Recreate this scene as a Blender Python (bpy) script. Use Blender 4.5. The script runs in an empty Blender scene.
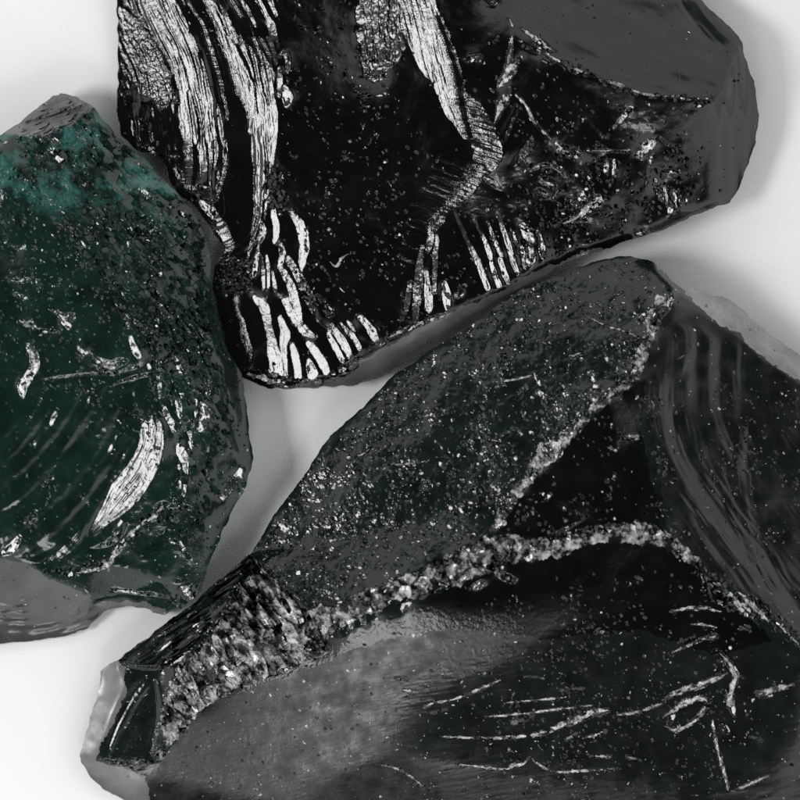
import bpy, math, random
import numpy as np
from mathutils import Vector
from mathutils.geometry import delaunay_2d_cdt

# ------------------------------------------------------------------ units
S = 0.00025          # metres per unit of the tracing grid
D = 5200.0           # camera height in the same units
STEP = 0.7           # grid spacing of the stone surfaces
KEY = (0.42, -0.05)  # slope that turns a fracture face towards the softbox at the left
KEY2 = (-0.03, -0.42)  # and towards the smaller added lamp in front

# ------------------------------------------------------------------ noise
def hsh(i, j, k):
    i = np.asarray(i).astype(np.int64); j = np.asarray(j).astype(np.int64)
    h = (i * 374761393 + j * 668265263 + k * 974634777) & 0xFFFFFFFF
    h = ((h ^ (h >> 13)) * 1274126177) & 0xFFFFFFFF
    h = ((h ^ (h >> 16)) * 2246822519) & 0xFFFFFFFF
    h = h ^ (h >> 15)
    return (h & 0xFFFFFF) / float(0x1000000)

def vnoise(x, y, k=0):
    i = np.floor(x); j = np.floor(y); fx = x - i; fy = y - j
    fx = fx * fx * fx * (fx * (fx * 6 - 15) + 10); fy = fy * fy * fy * (fy * (fy * 6 - 15) + 10)
    a = hsh(i, j, k); b = hsh(i + 1, j, k); c = hsh(i, j + 1, k); d = hsh(i + 1, j + 1, k)
    return (a * (1 - fx) + b * fx) * (1 - fy) + (c * (1 - fx) + d * fx) * fy - 0.5

def fbm(x, y, k=0, n=3):
    s = 0; a = 1.0
    for q in range(n):
        s = s + a * vnoise(x * 2 ** q + 7.3 * q, y * 2 ** q - 3.1 * q, k + q); a *= 0.5
    return s

def gauss(A, sig):
    r = int(sig * 3) + 1
    w = np.exp(-0.5 * (np.arange(-r, r + 1) / sig) ** 2); w /= w.sum()
    P = np.pad(A, ((0, 0), (r, r)), mode='edge')
    B = sum(w[q] * P[:, q:q + A.shape[1]] for q in range(2 * r + 1))
    P = np.pad(B, ((r, r), (0, 0)), mode='edge')
    return sum(w[q] * P[q:q + A.shape[0], :] for q in range(2 * r + 1))

def inpoly(X, Y, poly):
    r = np.zeros(X.shape, bool); n = len(poly)
    for a in range(n):
        x0, y0 = poly[a][:2]; x1, y1 = poly[(a + 1) % n][:2]
        if y0 == y1: continue
        c = (y0 > Y) != (y1 > Y)
        r ^= c & (X < (x1 - x0) * (Y - y0) / (y1 - y0) + x0)
    return r

def catmull(pts, n=6):
    P = [np.array(p, float) for p in pts]
    if len(P) < 3: return [tuple(p) for p in P]
    out = []
    for a in range(len(P) - 1):
        p0 = P[max(a - 1, 0)]; p1 = P[a]; p2 = P[a + 1]; p3 = P[min(a + 2, len(P) - 1)]
        for q in range(n):
            t = q / n
            out.append(tuple(0.5 * (2 * p1 + (p2 - p0) * t + (2 * p0 - 5 * p1 + 4 * p2 - p3) * t * t + (3 * p1 - p0 - 3 * p2 + p3) * t ** 3)))
    out.append(tuple(P[-1]))
    return out

def wm_(pts): return max(p[2] for p in pts)

def curve_dist(x, y, pts):
    """distance, side-signed distance, arc length, interpolated third value and nearest point of a polyline"""
    best = np.full(x.shape, 1e9); sd = np.zeros_like(x); arc = np.zeros_like(x); wv = np.zeros_like(x)
    s = 0.0
    for a in range(len(pts) - 1):
        p = pts[a]; q = pts[a + 1]; dx = q[0] - p[0]; dy = q[1] - p[1]; L = math.hypot(dx, dy)
        if L < 1e-6: continue
        t = np.clip(((x - p[0]) * dx + (y - p[1]) * dy) / (L * L), 0, 1)
        ex = x - (p[0] + t * dx); ey = y - (p[1] + t * dy); d = ex * ex + ey * ey
        m = d < best
        best[m] = d[m]
        side = np.sign(dx * ey - dy * ex)
        sd[m] = (np.sqrt(d) * side)[m]; arc[m] = (s + t * L)[m]
        if len(p) > 2: wv[m] = (p[2] + t * (q[2] - p[2]))[m]
        s += L
    return np.sqrt(best), sd, arc, wv

# ------------------------------------------------------------------ a broken stone as a surface on a fine grid
class Stone:
    def __init__(s, outline, inner, edges, blur, seed):
        s.seed = seed; s.rng = np.random.default_rng(seed)
        s.outline = outline
        xs = [p[0] for p in outline]; ys = [p[1] for p in outline]
        s.x0 = min(xs) - 6; s.y0 = min(ys) - 6
        s.nx = int((max(xs) - s.x0 + 6) / STEP) + 1; s.ny = int((max(ys) - s.y0 + 6) / STEP) + 1
        s.nx = -(-s.nx // 32) * 32; s.ny = -(-s.ny // 32) * 32
        s.X, s.Y = np.meshgrid(s.x0 + np.arange(s.nx) * STEP, s.y0 + np.arange(s.ny) * STEP)
        V = [Vector(p[:2]) for p in outline] + [Vector(p[:2]) for p in inner]
        Z = [p[2] for p in outline] + [p[2] for p in inner]
        n = len(outline)
        E = [(i, (i + 1) % n) for i in range(n)]
        key = {tuple(p[:2]): n + i for i, p in enumerate(inner)}
        key.update({tuple(p[:2]): i for i, p in enumerate(outline)})
        for ln in edges:
            for a, b in zip(ln, ln[1:]): E.append((key[tuple(a[:2])], key[tuple(b[:2])]))
        vo, eo, fo, ov, oe, of = delaunay_2d_cdt(V, E, [], 0, 1e-4)
        zo = []
        for k, o in enumerate(ov):
            if o: zo.append(Z[o[0]])
            else:
                d = [(vo[k] - v).length for v in V]; a, b = np.argsort(d)[:2]
                zo.append((Z[a] * d[b] + Z[b] * d[a]) / (d[a] + d[b] + 1e-9))
        H = np.zeros(s.X.shape); W = np.zeros(s.X.shape)
        for f in fo:
            a, b, c = [vo[i] for i in f]; za, zb, zc = [zo[i] for i in f]
            mx = [min(a.x, b.x, c.x), max(a.x, b.x, c.x), min(a.y, b.y, c.y), max(a.y, b.y, c.y)]
            i0 = max(int((mx[0] - s.x0) / STEP), 0); i1 = min(int((mx[1] - s.x0) / STEP) + 2, s.nx)
            j0 = max(int((mx[2] - s.y0) / STEP), 0); j1 = min(int((mx[3] - s.y0) / STEP) + 2, s.ny)
            x = s.X[j0:j1, i0:i1]; y = s.Y[j0:j1, i0:i1]
            det = (b.y - c.y) * (a.x - c.x) + (c.x - b.x) * (a.y - c.y)
            if abs(det) < 1e-6: continue
            l1 = ((b.y - c.y) * (x - c.x) + (c.x - b.x) * (y - c.y)) / det
            l2 = ((c.y - a.y) * (x - c.x) + (a.x - c.x) * (y - c.y)) / det
            l3 = 1 - l1 - l2
            m = (l1 > -1e-3) & (l2 > -1e-3) & (l3 > -1e-3)
            H[j0:j1, i0:i1][m] = (l1 * za + l2 * zb + l3 * zc)[m]; W[j0:j1, i0:i1][m] = 1
        ins = inpoly(s.X, s.Y, outline)
        W *= ins
        for sg in (3, 8, 20):                                   # extend past the rim
            g = gauss(W, sg); e = gauss(H * W, sg) / np.maximum(g, 1e-6)
            m = (W < 0.5) & (g > 1e-3)
            H[m] = e[m]; W[m] = 1
        s.H = gauss(H, blur / STEP)
        s.ins = ins
        s.gy, s.gx = np.gradient(gauss(s.H, 2.5), STEP)
        s.W = np.zeros(s.X.shape); s.TX = np.zeros(s.X.shape); s.TY = np.zeros(s.X.shape); s.later = []

    def idx(s, pts, pad):
        xs = [p[0] for p in pts]; ys = [p[1] for p in pts]
        i0 = max(int((min(xs) - pad - s.x0) / STEP), 0); i1 = min(int((max(xs) + pad - s.x0) / STEP) + 2, s.nx)
        j0 = max(int((min(ys) - pad - s.y0) / STEP), 0); j1 = min(int((max(ys) + pad - s.y0) / STEP) + 2, s.ny)
        return (slice(j0, max(j1, j0)), slice(i0, max(i1, i0)))

    def undulate(s, poly, amp, size, seed, ang=0, stretch=1.0, n=3, warp=3):
        sl = s.idx(poly, 2); x = s.X[sl]; y = s.Y[sl]
        m = inpoly(x + warp * fbm(x / 12, y / 12, seed + 50), y + warp * fbm(x / 12, y / 12, seed + 60), poly).astype(float)
        m = gauss(m, 3)
        c, d = math.cos(ang), math.sin(ang)
        u = (x * c + y * d) / (size * stretch); v = (-x * d + y * c) / size
        s.H[sl] += m * amp * fbm(u, v, seed, n)

    def ripple(s, poly, guide, period, amp, seed, jit=0.6, sharp=0.0):
        """conchoidal ribs that run parallel to a guide curve"""
        g = catmull(guide)
        sl = s.idx(poly, 2); x = s.X[sl]; y = s.Y[sl]
        m = gauss(inpoly(x, y, poly).astype(float), 4)
        d, sd, arc, _ = curve_dist(x, y, g)
        ph = sd / period + jit * fbm(sd / period / 2.5, arc / (period * 9), seed, 2)
        a = amp * np.clip(0.55 + 1.3 * fbm(sd / period / 2 + 31, arc / (period * 5), seed + 9, 2), 0, 2)
        w = np.sin(2 * math.pi * ph)
        if sharp: w = w + sharp * np.sin(4 * math.pi * ph) * 0.5
        s.H[sl] += m * a * w

    def facets(s, sl, m, U, V, tilt, jit, act, seed, override=1.0, zoff=0.0, grow=1.0):
        jj, ii = np.nonzero(m)
        if len(jj) == 0: return
        u = U[jj, ii]; v = V[jj, ii]
        cu = np.floor(u); cv = np.floor(v)
        best = np.full(u.shape, 1e9); bi = np.zeros(u.shape, np.int64); bj = np.zeros(u.shape, np.int64)
        for a in (-1, 0, 1):
            for b in (-1, 0, 1):
                pi = cu + a; pj = cv + b
                dd = (pi + 0.1 + 0.8 * hsh(pi, pj, seed) - u) ** 2 + (pj + 0.1 + 0.8 * hsh(pi, pj, seed + 1) - v) ** 2
                k = dd < best
                best[k] = dd[k]; bi[k] = pi[k]; bj[k] = pj[k]
        cid = (bi + 5000) * 20011 + (bj + 5000)
        _, inv = np.unique(cid, return_inverse=True)
        nC = inv.max() + 1
        x = s.X[sl][jj, ii]; y = s.Y[sl][jj, ii]
        cnt = np.bincount(inv, minlength=nC).astype(float)
        mean = lambda q: np.bincount(inv, weights=q, minlength=nC) / cnt
        cx = mean(x); cy = mean(y); gx = mean(s.gx[sl][jj, ii]); gy = mean(s.gy[sl][jj, ii])
        r = np.random.default_rng(seed + 77)
        tx = tilt[0] + r.normal(0, jit, nC) - override * gx
        ty = tilt[1] + r.normal(0, jit, nC) - override * gy
        on = (r.random(nC) < act).astype(float)
        off = r.normal(0, 1, nC) * zoff
        dh = on[inv] * (tx[inv] * (x - cx[inv]) + ty[inv] * (y - cy[inv]) + off[inv])
        s.H[sl][jj, ii] += dh * grow

    def want(s, sl, m, tilt, amp=1.0, soft=0):
        """ask for a slope; finish() finds the surface that meets all the requests best"""
        m = gauss(np.pad(m.astype(float), 5), 1.2)[5:-5, 5:-5] * amp
        k = m > s.W[sl] * 0.3
        if soft:
            k = m > 1e-3; w0 = s.W[sl][k]; mk = m[k]
            s.TX[sl][k] = (s.TX[sl][k] * w0 + tilt[0] * mk) / (w0 + mk); s.TY[sl][k] = (s.TY[sl][k] * w0 + tilt[1] * mk) / (w0 + mk)
        else:
            s.TX[sl][k] = tilt[0]; s.TY[sl][k] = tilt[1]
        s.W[sl][k] = np.maximum(m, s.W[sl])[k]

    def paint(s, poly, tilt, warp=3, seed=5, soft=0):
        sl = s.idx(poly, warp + 2 + 2 * soft); x = s.X[sl]; y = s.Y[sl]
        if x.size == 0: return
        m = inpoly(x + warp * 2 * fbm(x / 9, y / 9, seed + 5), y + warp * 2 * fbm(x / 9, y / 9, seed + 6), poly).astype(float)
        if soft: m = gauss(m, soft / STEP)
        s.want(sl, m, tilt, 1.0, soft)

    def sheet(s, poly, guide, fine=(5.0, 2.6), jit=0.06, tilt=None, warp=2, seed=None):
        """a bright frosted face: tilted as a whole, roughened by fine scales along a guide"""
        sd = int(s.rng.integers(1, 1 << 20)) if seed is None else seed
        s.paint(poly, tilt or KEY, warp, sd)
        def op():
            sl = s.idx(poly, 2); x = s.X[sl]; y = s.Y[sl]
            m = gauss(inpoly(x, y, poly).astype(float), 1.5)
            d, sdd, arc, _ = curve_dist(x, y, catmull(guide))
            s.H[sl] += m * jit * fine[1] * 1.5 * (fbm(arc / fine[0], sdd / fine[1], sd, 2) + 0.8 * fbm(arc / (fine[0] * 3.5), sdd / (fine[1] * 1.6), sd + 4, 2))
        s.later.append(op)

    def finish(s):
        pad = 96; ny, nx = s.ny + pad, s.nx + pad
        KX, KY = np.meshgrid(2 * np.pi * np.fft.rfftfreq(nx, STEP), 2 * np.pi * np.fft.fftfreq(ny, STEP))
        Q = KX ** 2 + KY ** 2 + (1 / 220.0) ** 2
        RX = np.zeros((ny, nx)); RY = np.zeros((ny, nx)); H0 = s.H.copy()
        g0y, g0x = np.gradient(gauss(H0, 1.5), STEP)
        h = np.zeros_like(s.H)
        for it in range(9):
            hy, hx = np.gradient(h, STEP)
            RX[:s.ny, :s.nx] += 1.3 * s.W * (s.TX - g0x - hx); RY[:s.ny, :s.nx] += 1.3 * s.W * (s.TY - g0y - hy)
            f = -1j * (KX * np.fft.rfft2(RX) + KY * np.fft.rfft2(RY)) / Q
            h = np.fft.irfft2(f, s=(ny, nx))[:s.ny, :s.nx]
        s.H = H0 + h
        s.gy, s.gx = np.gradient(gauss(s.H, 1.2), STEP)
        for op in s.later: op()

    def area(s, *a, **k):
        if k.get('seed') is None: k['seed'] = int(s.rng.integers(1, 1 << 20))
        s.later.append(lambda: s._area(*a, **k))

    def specks(s, *a, **k):
        s.later.append(lambda: s._specks(*a, **k))

    def _area(s, poly, size=(4, 4), ang=0.0, guide=None, tilt=KEY, jit=0.12, act=0.95, warp=4, seed=None, zoff=0.0, fade=None, override=1.0):
        ks = seed
        seed = seed if seed is not None else int(s.rng.integers(1, 1 << 20))
        sl = s.idx(poly, warp + 1); x = s.X[sl]; y = s.Y[sl]
        if x.size == 0: return
        wx = x + warp * 2 * fbm(x / 9, y / 9, seed + 5); wy = y + warp * 2 * fbm(x / 9, y / 9, seed + 6)
        m = inpoly(wx, wy, poly)
        if guide:
            d, sd, arc, _ = curve_dist(x, y, catmull(guide))
            U = arc / size[0]; V = sd / size[1]
        else:
            c, d = math.cos(ang), math.sin(ang)
            U = (x * c + y * d) / size[0]; V = (-x * d + y * c) / size[1]
        U = U + 0.5 * vnoise(x / (size[0] * 2), y / (size[0] * 2), seed + 7); V = V + 0.4 * vnoise(x / (size[1] * 3), y / (size[1] * 3), seed + 8)
        if fade:                                                # (x, y, dx, dy): thins out along a direction
            t = (x - fade[0]) * fade[2] + (y - fade[1]) * fade[3]
            t = t / (fade[2] ** 2 + fade[3] ** 2)
            m &= (hsh(np.floor(U), np.floor(V), seed + 3) > t)
        s.facets(sl, m, U, V, tilt, jit, act, seed, override, zoff)

    def stroke(s, pts, ln=7.0, lanes=1.0, tilt=None, jit=0.08, act=0.95, rag=0.35, seed=None, zoff=0.0, override=1.0, crumbs=None):
        """a long narrow fracture face along a traced curve; third value = its width"""
        seed = seed if seed is not None else int(s.rng.integers(1, 1 << 20))
        dx = pts[-1][0] - pts[0][0]; dy = pts[-1][1] - pts[0][1]; L = math.hypot(dx, dy) + 1e-6
        if tilt is None and abs(dy) <= 0.75 * abs(dx) and crumbs is None: crumbs = 0.6
        if crumbs is None and L < 30 and wm_(pts) > 3.5: crumbs = 0.35
        if tilt is None:
            tilt = KEY if abs(dy) > 0.75 * abs(dx) else KEY2
        g = catmull(pts); wm = max(p[2] for p in pts)
        sl = s.idx(pts, wm + 3); x = s.X[sl]; y = s.Y[sl]
        if x.size == 0: return
        d, sd, arc, w = curve_dist(x, y, g)
        w = np.maximum(w * 1.05, 1.5) * (1 + rag * 2 * vnoise(arc / 5, np.sign(sd) * 3.3, seed + 2))
        m = d < w * 0.5
        if lanes > 1.1:                                         # a crumbled ridge: loose scales
            s.later.append(lambda: s.facets(sl, m, arc / ln, 0.5 + sd / np.maximum(w, 0.5) * lanes, tilt, jit, act, seed, override, zoff))
        else:
            a_ = min(max(wm / 2.1, 0.45), 1.0)
            s.want(sl, m, (tilt[0] * a_, tilt[1] * a_), np.clip(w / 2.4, 0.3, 1.0))
            def op():
                mm = gauss(np.pad(m.astype(float), 3), 1.0)[3:-3, 3:-3]
                s.H[sl] += mm * jit * (2.6 if L > 35 else 1.1) * fbm(arc / min(20, 2.5 + L * 0.15), sd / 2.4, seed, 2)
                if crumbs: s.facets(sl, m, arc / 5, sd / 3.5, KEY, 0.2, crumbs, seed, 1.0, 0.3)
            s.later.append(op)

    def late(s, fn, *a, **k):
        s.later.append(lambda: fn(*a, **k))

    def swell(s, pts, tperp, seed=0):
        """a smooth long rib: the slope across the curve peaks on the curve"""
        g = catmull(pts); wm = max(p[2] for p in pts)
        sl = s.idx(pts, wm * 1.5 + 2); x = s.X[sl]; y = s.Y[sl]
        d, sd, arc, w = curve_dist(x, y, g)
        q = sd / np.maximum(w, 0.8) * 2
        end = np.clip(np.minimum(arc, arc.max() - arc) / 14, 0, 1)
        s.H[sl] += tperp * sd * np.exp(-0.9 * q * q) * end * (0.75 + 0.7 * vnoise(arc / 25, sd / 4, seed))

    def _specks(s, poly, n, r=(0.8, 1.8), tilt=KEY, jit=0.28, clump=0.0):
        """tiny chips knocked out of a face"""
        if isinstance(poly[0], tuple):
            xs = [p[0] for p in poly]; ys = [p[1] for p in poly]
        x = s.rng.uniform(min(xs), max(xs), n * 3); y = s.rng.uniform(min(ys), max(ys), n * 3)
        k = inpoly(x, y, poly)
        if clump: k &= (fbm(x / 22, y / 22, s.seed + 400, 3) + 0.30) > clump * s.rng.random(len(x))
        x = x[k][:n]; y = y[k][:n]; n = len(x)
        R = 1.2 * (r[0] + (r[1] - r[0]) * s.rng.random(n) ** 2.5)
        A = s.rng.uniform(0, math.pi, n); el = s.rng.uniform(0.45, 1, n)
        tx = tilt[0] + s.rng.normal(0, jit, n); ty = tilt[1] + s.rng.normal(0, jit, n)
        ci = np.round((x - s.x0) / STEP).astype(int); cj = np.round((y - s.y0) / STEP).astype(int)
        K = int(1.2 * r[1] / STEP) + 1
        for b in range(-K, K + 1):
            for a in range(-K, K + 1):
                i = ci + a; j = cj + b
                ok = (i >= 0) & (i < s.nx) & (j >= 0) & (j < s.ny)
                i = np.clip(i, 0, s.nx - 1); j = np.clip(j, 0, s.ny - 1)
                ex = s.x0 + i * STEP - x; ey = s.y0 + j * STEP - y
                u = ex * np.cos(A) + ey * np.sin(A); v = (-ex * np.sin(A) + ey * np.cos(A)) / el
                m = ok & (u * u + v * v < R * R)
                dh = (tx - s.gx[j, i]) * ex + (ty - s.gy[j, i]) * ey
                np.add.at(s.H, (j[m], i[m]), dh[m])

    def build(s, body_name, label, cat, group, parts, mats, zref, rimz):
        """mesh the surface, cut it into its parts, close it with side walls and a base"""
        k = 1 - zref / D
        oc = s.outline + [s.outline[0]]; g = []
        for p, q in zip(oc, oc[1:]):
            nn = max(int(math.hypot(q[0] - p[0], q[1] - p[1]) / 2.5), 1)
            g += [(p[0] + (q[0] - p[0]) * u / nn, p[1] + (q[1] - p[1]) * u / nn) for u in range(nn)]
        g.append(oc[0])
        gw = []
        for q, p in enumerate(g[:-1]):                          # a slightly chipped rim
            gw.append((p[0] + 2.2 * fbm(p[0] / 9, p[1] / 9, s.seed + 21), p[1] + 2.2 * fbm(p[0] / 9, p[1] / 9, s.seed + 22)))
        gw.append(gw[0])
        x = s.X.ravel().copy(); y = s.Y.ravel().copy(); h = s.H.ravel().copy()
        ins = inpoly(x, y, gw)
        I2 = ins.reshape(s.X.shape)
        fm = I2[:-1, :-1] | I2[1:, :-1] | I2[:-1, 1:] | I2[1:, 1:]
        fj, fi = np.nonzero(fm)
        a = fj * s.nx + fi
        F = np.stack([a, a + s.nx, a + s.nx + 1, a + 1], 1)
        used = np.zeros(len(x), bool); used[F.ravel()] = True
        o = np.nonzero(used & ~ins)[0]                          # pull the outer ring of vertices onto the outline
        best = np.full(len(o), 1e9); nxp = x[o].copy(); nyp = y[o].copy()
        for p, q in zip(gw, gw[1:]):
            dx = q[0] - p[0]; dy = q[1] - p[1]; L = dx * dx + dy * dy
            if L < 1e-9: continue
            t = np.clip(((x[o] - p[0]) * dx + (y[o] - p[1]) * dy) / L, 0, 1)
            ex = p[0] + t * dx; ey = p[1] + t * dy; dd = (x[o] - ex) ** 2 + (y[o] - ey) ** 2
            m = dd < best; best[m] = dd[m]; nxp[m] = ex[m]; nyp[m] = ey[m]
        x[o] = nxp; y[o] = nyp
        gy, gx = np.gradient(s.H, STEP)
        N = np.stack([-gx.ravel(), gy.ravel(), np.ones(len(x))], 1)
        N /= np.linalg.norm(N, axis=1)[:, None]
        h = h - rimz; h = np.where(h > 16, h, 5 + 11 * np.exp(np.minimum(h - 16, 0) / 11))
        P = np.stack([(x - 400) * S * k, (400 - y) * S * k, h * S], 1)
        cx = s.X.ravel()[F].mean(1); cy = s.Y.ravel()[F].mean(1)
        wob = 4.0
        cxx = cx + wob * fbm(cx / 9, cy / 9, s.seed + 31, 4); cyy = cy + wob * fbm(cx / 9, cy / 9, s.seed + 32, 4)
        owner = np.zeros(len(F), int)
        flat = []
        for pt in parts:                                        # every painted glint strip is a part of its own
            if isinstance(pt[1][0], list): flat += [(pt[0], [st], pt[2], pt[3]) for st in pt[1]]
            else: flat.append(pt)
        parts = flat
        for q, (pn, poly, mt, lab) in enumerate(parts):
            if isinstance(poly[0], list):                       # a painted glint: white-coloured faces along a traced curve
                for st in poly:
                    wmx = wm_(st)
                    k2 = np.nonzero((cx > min(a[0] for a in st) - wmx) & (cx < max(a[0] for a in st) + wmx) & (cy > min(a[1] for a in st) - wmx) & (cy < max(a[1] for a in st) + wmx))[0]
                    d, sd, arc, w = curve_dist(cx[k2], cy[k2], catmull(st))
                    w = 0.85 * w * np.clip(np.minimum(arc, max(arc.max(), 1) - arc) / 9, 0.25, 1) * np.clip(0.66 + 2.4 * fbm(arc / 6, sd / 2.5 + q * 7, s.seed + 71), 0.0, 1.5)
                    owner[k2[d < w * 0.5]] = q + 1
            elif mt == 'crust':                                 # crumbled edges fray into the faces beside them
                e = 5.0
                owner[inpoly(cxx + e * fbm(cx / 5, cy / 5, s.seed + 81, 3), cyy + e * fbm(cx / 5, cy / 5, s.seed + 82, 3), poly)] = q + 1
            else: owner[inpoly(cxx, cyy, poly)] = q + 1
        root = bpy.data.objects.new(body_name, None); bpy.context.scene.collection.objects.link(root)
        mx = P[used].mean(0); root.location = (float(mx[0]), float(mx[1]), 0)
        root['label'] = label; root['category'] = cat; root['group'] = group
        base = np.array([mx[0], mx[1], 0])
        def emit(nm, V, FF, NN, mat, lab=None, extra=None):
            me = bpy.data.meshes.new(nm)
            nv = len(V); nf = len(FF)
            me.vertices.add(nv); me.vertices.foreach_set('co', (V - base).astype(np.float32).ravel())
            me.loops.add(nf * 4); me.polygons.add(nf)
            me.polygons.foreach_set('loop_start', np.arange(nf, dtype=np.int32) * 4)
            me.loops.foreach_set('vertex_index', FF.astype(np.int32).ravel())
            me.polygons.foreach_set('use_smooth', np.full(nf, NN is None))
            me.update(calc_edges=True)
            me.materials.append(mat)
            ob = bpy.data.objects.new(nm, me); bpy.context.scene.collection.objects.link(ob); ob.parent = root
            if lab: ob['label'] = lab
            return ob
        for q in range(len(parts) + 1):
            FF = F[owner == q]
            if len(FF) == 0: continue
            u, inv = np.unique(FF.ravel(), return_inverse=True)
            if q: emit(parts[q - 1][0], P[u], inv.reshape(-1, 4), N[u], mats[parts[q - 1][2]], parts[q - 1][3])
            else: emit('rough_face', P[u], inv.reshape(-1, 4), N[u], mats['body'])
        # side walls and base
        e = np.concatenate([F[:, [0, 1]], F[:, [1, 2]], F[:, [2, 3]], F[:, [3, 0]]])
        es = np.sort(e, 1); code = es[:, 0] * (len(x) + 1) + es[:, 1]
        uq, first, cnt = np.unique(code, return_index=True, return_counts=True)
        be = e[first[cnt == 1]]
        u, inv = np.unique(be.ravel(), return_inverse=True); be = inv.reshape(-1, 2); n = len(u)
        top = P[u].copy()
        c2 = top[:, :2] - mx[:2]; c2 /= np.linalg.norm(c2, axis=1)[:, None] + 1e-9
        rings = [top]
        nz = fbm(x[u] / 14, y[u] / 14, s.seed + 90, 3)
        for f, inset in ((0.66, 1.5), (0.33, 5), (0.0, 10)):
            r_ = top.copy(); r_[:, 2] = top[:, 2] * f
            r_[:, :2] -= c2 * ((inset + 4 * nz * (1 - f)) * S)[:, None]
            rings.append(r_)
        V = np.concatenate(rings); FF = []
        for q in range(3):
            FF.append(np.stack([be[:, 1] + q * n, be[:, 0] + q * n, be[:, 0] + (q + 1) * n, be[:, 1] + (q + 1) * n], 1))
        cen = len(V); V = np.concatenate([V, [[mx[0], mx[1], 0.0]]])
        FF = np.concatenate(FF)
        ob = emit('side_face', V, FF, None, mats['side'])
        return root

# ------------------------------------------------------------------ materials
def mat_glass(name, dark, tint, amount, rough=0.09, scale=120.0, bump=0.25, bscale=900.0, spec=0.5, dust=0.0, teal=0.0, detail=6.0, ramp=None):
    m = bpy.data.materials.new(name); m.use_nodes = True
    nt = m.node_tree; nt.nodes.clear(); N = nt.nodes.new; L = nt.links.new
    out = N('ShaderNodeOutputMaterial'); b = N('ShaderNodeBsdfPrincipled'); L(b.outputs[0], out.inputs[0])
    tc = N('ShaderNodeTexCoord')
    n1 = N('ShaderNodeTexNoise'); n1.inputs['Scale'].default_value = scale; n1.inputs['Detail'].default_value = detail; n1.inputs['Roughness'].default_value = 0.65
    L(tc.outputs['Object'], n1.inputs['Vector'])
    cr = N('ShaderNodeValToRGB'); cr.color_ramp.elements[0].position = 0.5 - 0.22 * amount; cr.color_ramp.elements[1].position = 0.80 - 0.1 * amount
    if ramp: cr.color_ramp.elements[0].position, cr.color_ramp.elements[1].position = ramp
    cr.color_ramp.elements[0].color = (*dark, 1); cr.color_ramp.elements[1].color = (*tint, 1)
    L(n1.outputs['Fac'], cr.inputs[0]); col = cr.outputs[0]
    def mixc(fac, a, rgb):
        mx = N('ShaderNodeMix'); mx.data_type = 'RGBA'; L(fac, mx.inputs[0]); L(a, mx.inputs[6]); mx.inputs[7].default_value = (*rgb, 1); return mx.outputs[2]
    def math2(op, a, v):
        q = N('ShaderNodeMath'); q.operation = op; L(a, q.inputs[0])
        if isinstance(v, float): q.inputs[1].default_value = v
        else: L(v, q.inputs[1])
        return q.outputs[0]
    if teal:                                                    # patches of clearer blue-green glass
        nn = N('ShaderNodeTexNoise'); nn.inputs['Scale'].default_value = 95; nn.inputs['Detail'].default_value = 8; nn.inputs['Roughness'].default_value = 0.7
        L(tc.outputs['Object'], nn.inputs['Vector'])
        q = N('ShaderNodeMapRange'); q.inputs['From Min'].default_value = 0.62 - teal * 0.1; q.inputs['From Max'].default_value = 0.74
        L(nn.outputs['Fac'], q.inputs['Value'])
        sx = N('ShaderNodeSeparateXYZ'); L(tc.outputs['Object'], sx.inputs[0])
        zy = N('ShaderNodeMapRange'); zy.interpolation_type = 'SMOOTHSTEP'; zy.inputs['From Min'].default_value = 0.038; zy.inputs['From Max'].default_value = 0.050; zy.inputs['To Min'].default_value = 0.07
        L(sx.outputs['Y'], zy.inputs['Value'])
        col = mixc(math2('MULTIPLY', q.outputs[0], zy.outputs[0]), col, (0.065, 0.235, 0.20))
    if dust:                                                    # pale glass dust caught on the face
        wn = N('ShaderNodeTexNoise'); wn.inputs['Scale'].default_value = 1500; wn.inputs['Detail'].default_value = 2; L(tc.outputs['Object'], wn.inputs['Vector'])
        wm = N('ShaderNodeVectorMath'); wm.operation = 'MULTIPLY_ADD'; L(wn.outputs['Color'], wm.inputs[0]); wm.inputs[1].default_value = (0.0016, 0.0016, 0.0016); L(tc.outputs['Object'], wm.inputs[2])
        wv = wm.outputs[0]
        for sc_, rr_, th in ((520.0, 0.12, 0.66), (1100.0, 0.17, 0.58)):
            v = N('ShaderNodeTexVoronoi'); v.inputs['Scale'].default_value = sc_; L(wv, v.inputs['Vector'])
            nn = N('ShaderNodeTexNoise'); nn.inputs['Scale'].default_value = 75; nn.inputs['Detail'].default_value = 4; L(tc.outputs['Object'], nn.inputs['Vector'])
            sp = N('ShaderNodeSeparateColor'); L(v.outputs['Color'], sp.inputs[0])
            rad = math2('MULTIPLY', math2('MULTIPLY', sp.outputs[0], sp.outputs[1]), rr_ * 2.0)
            on = math2('LESS_THAN', v.outputs['Distance'], rad)
            keep = math2('LESS_THAN', math2('ADD', sp.outputs[2], th - 0.5 * dust), nn.outputs['Fac'])
            col = mixc(math2('MULTIPLY', math2('MULTIPLY', on, keep), sp.outputs[0]), col, (0.45, 0.46, 0.455))
    L(col, b.inputs['Base Color'])
    n2 = N('ShaderNodeTexNoise'); n2.inputs['Scale'].default_value = bscale; n2.inputs['Detail'].default_value = 3
    L(tc.outputs['Object'], n2.inputs['Vector'])
    bp = N('ShaderNodeBump'); bp.inputs['Strength'].default_value = bump; bp.inputs['Distance'].default_value = 0.0003
    L(n2.outputs['Fac'], bp.inputs['Height']); L(bp.outputs[0], b.inputs['Normal'])
    n3 = N('ShaderNodeTexNoise'); n3.inputs['Scale'].default_value = 260; n3.inputs['Detail'].default_value = 4
    L(tc.outputs['Object'], n3.inputs['Vector'])
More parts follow.
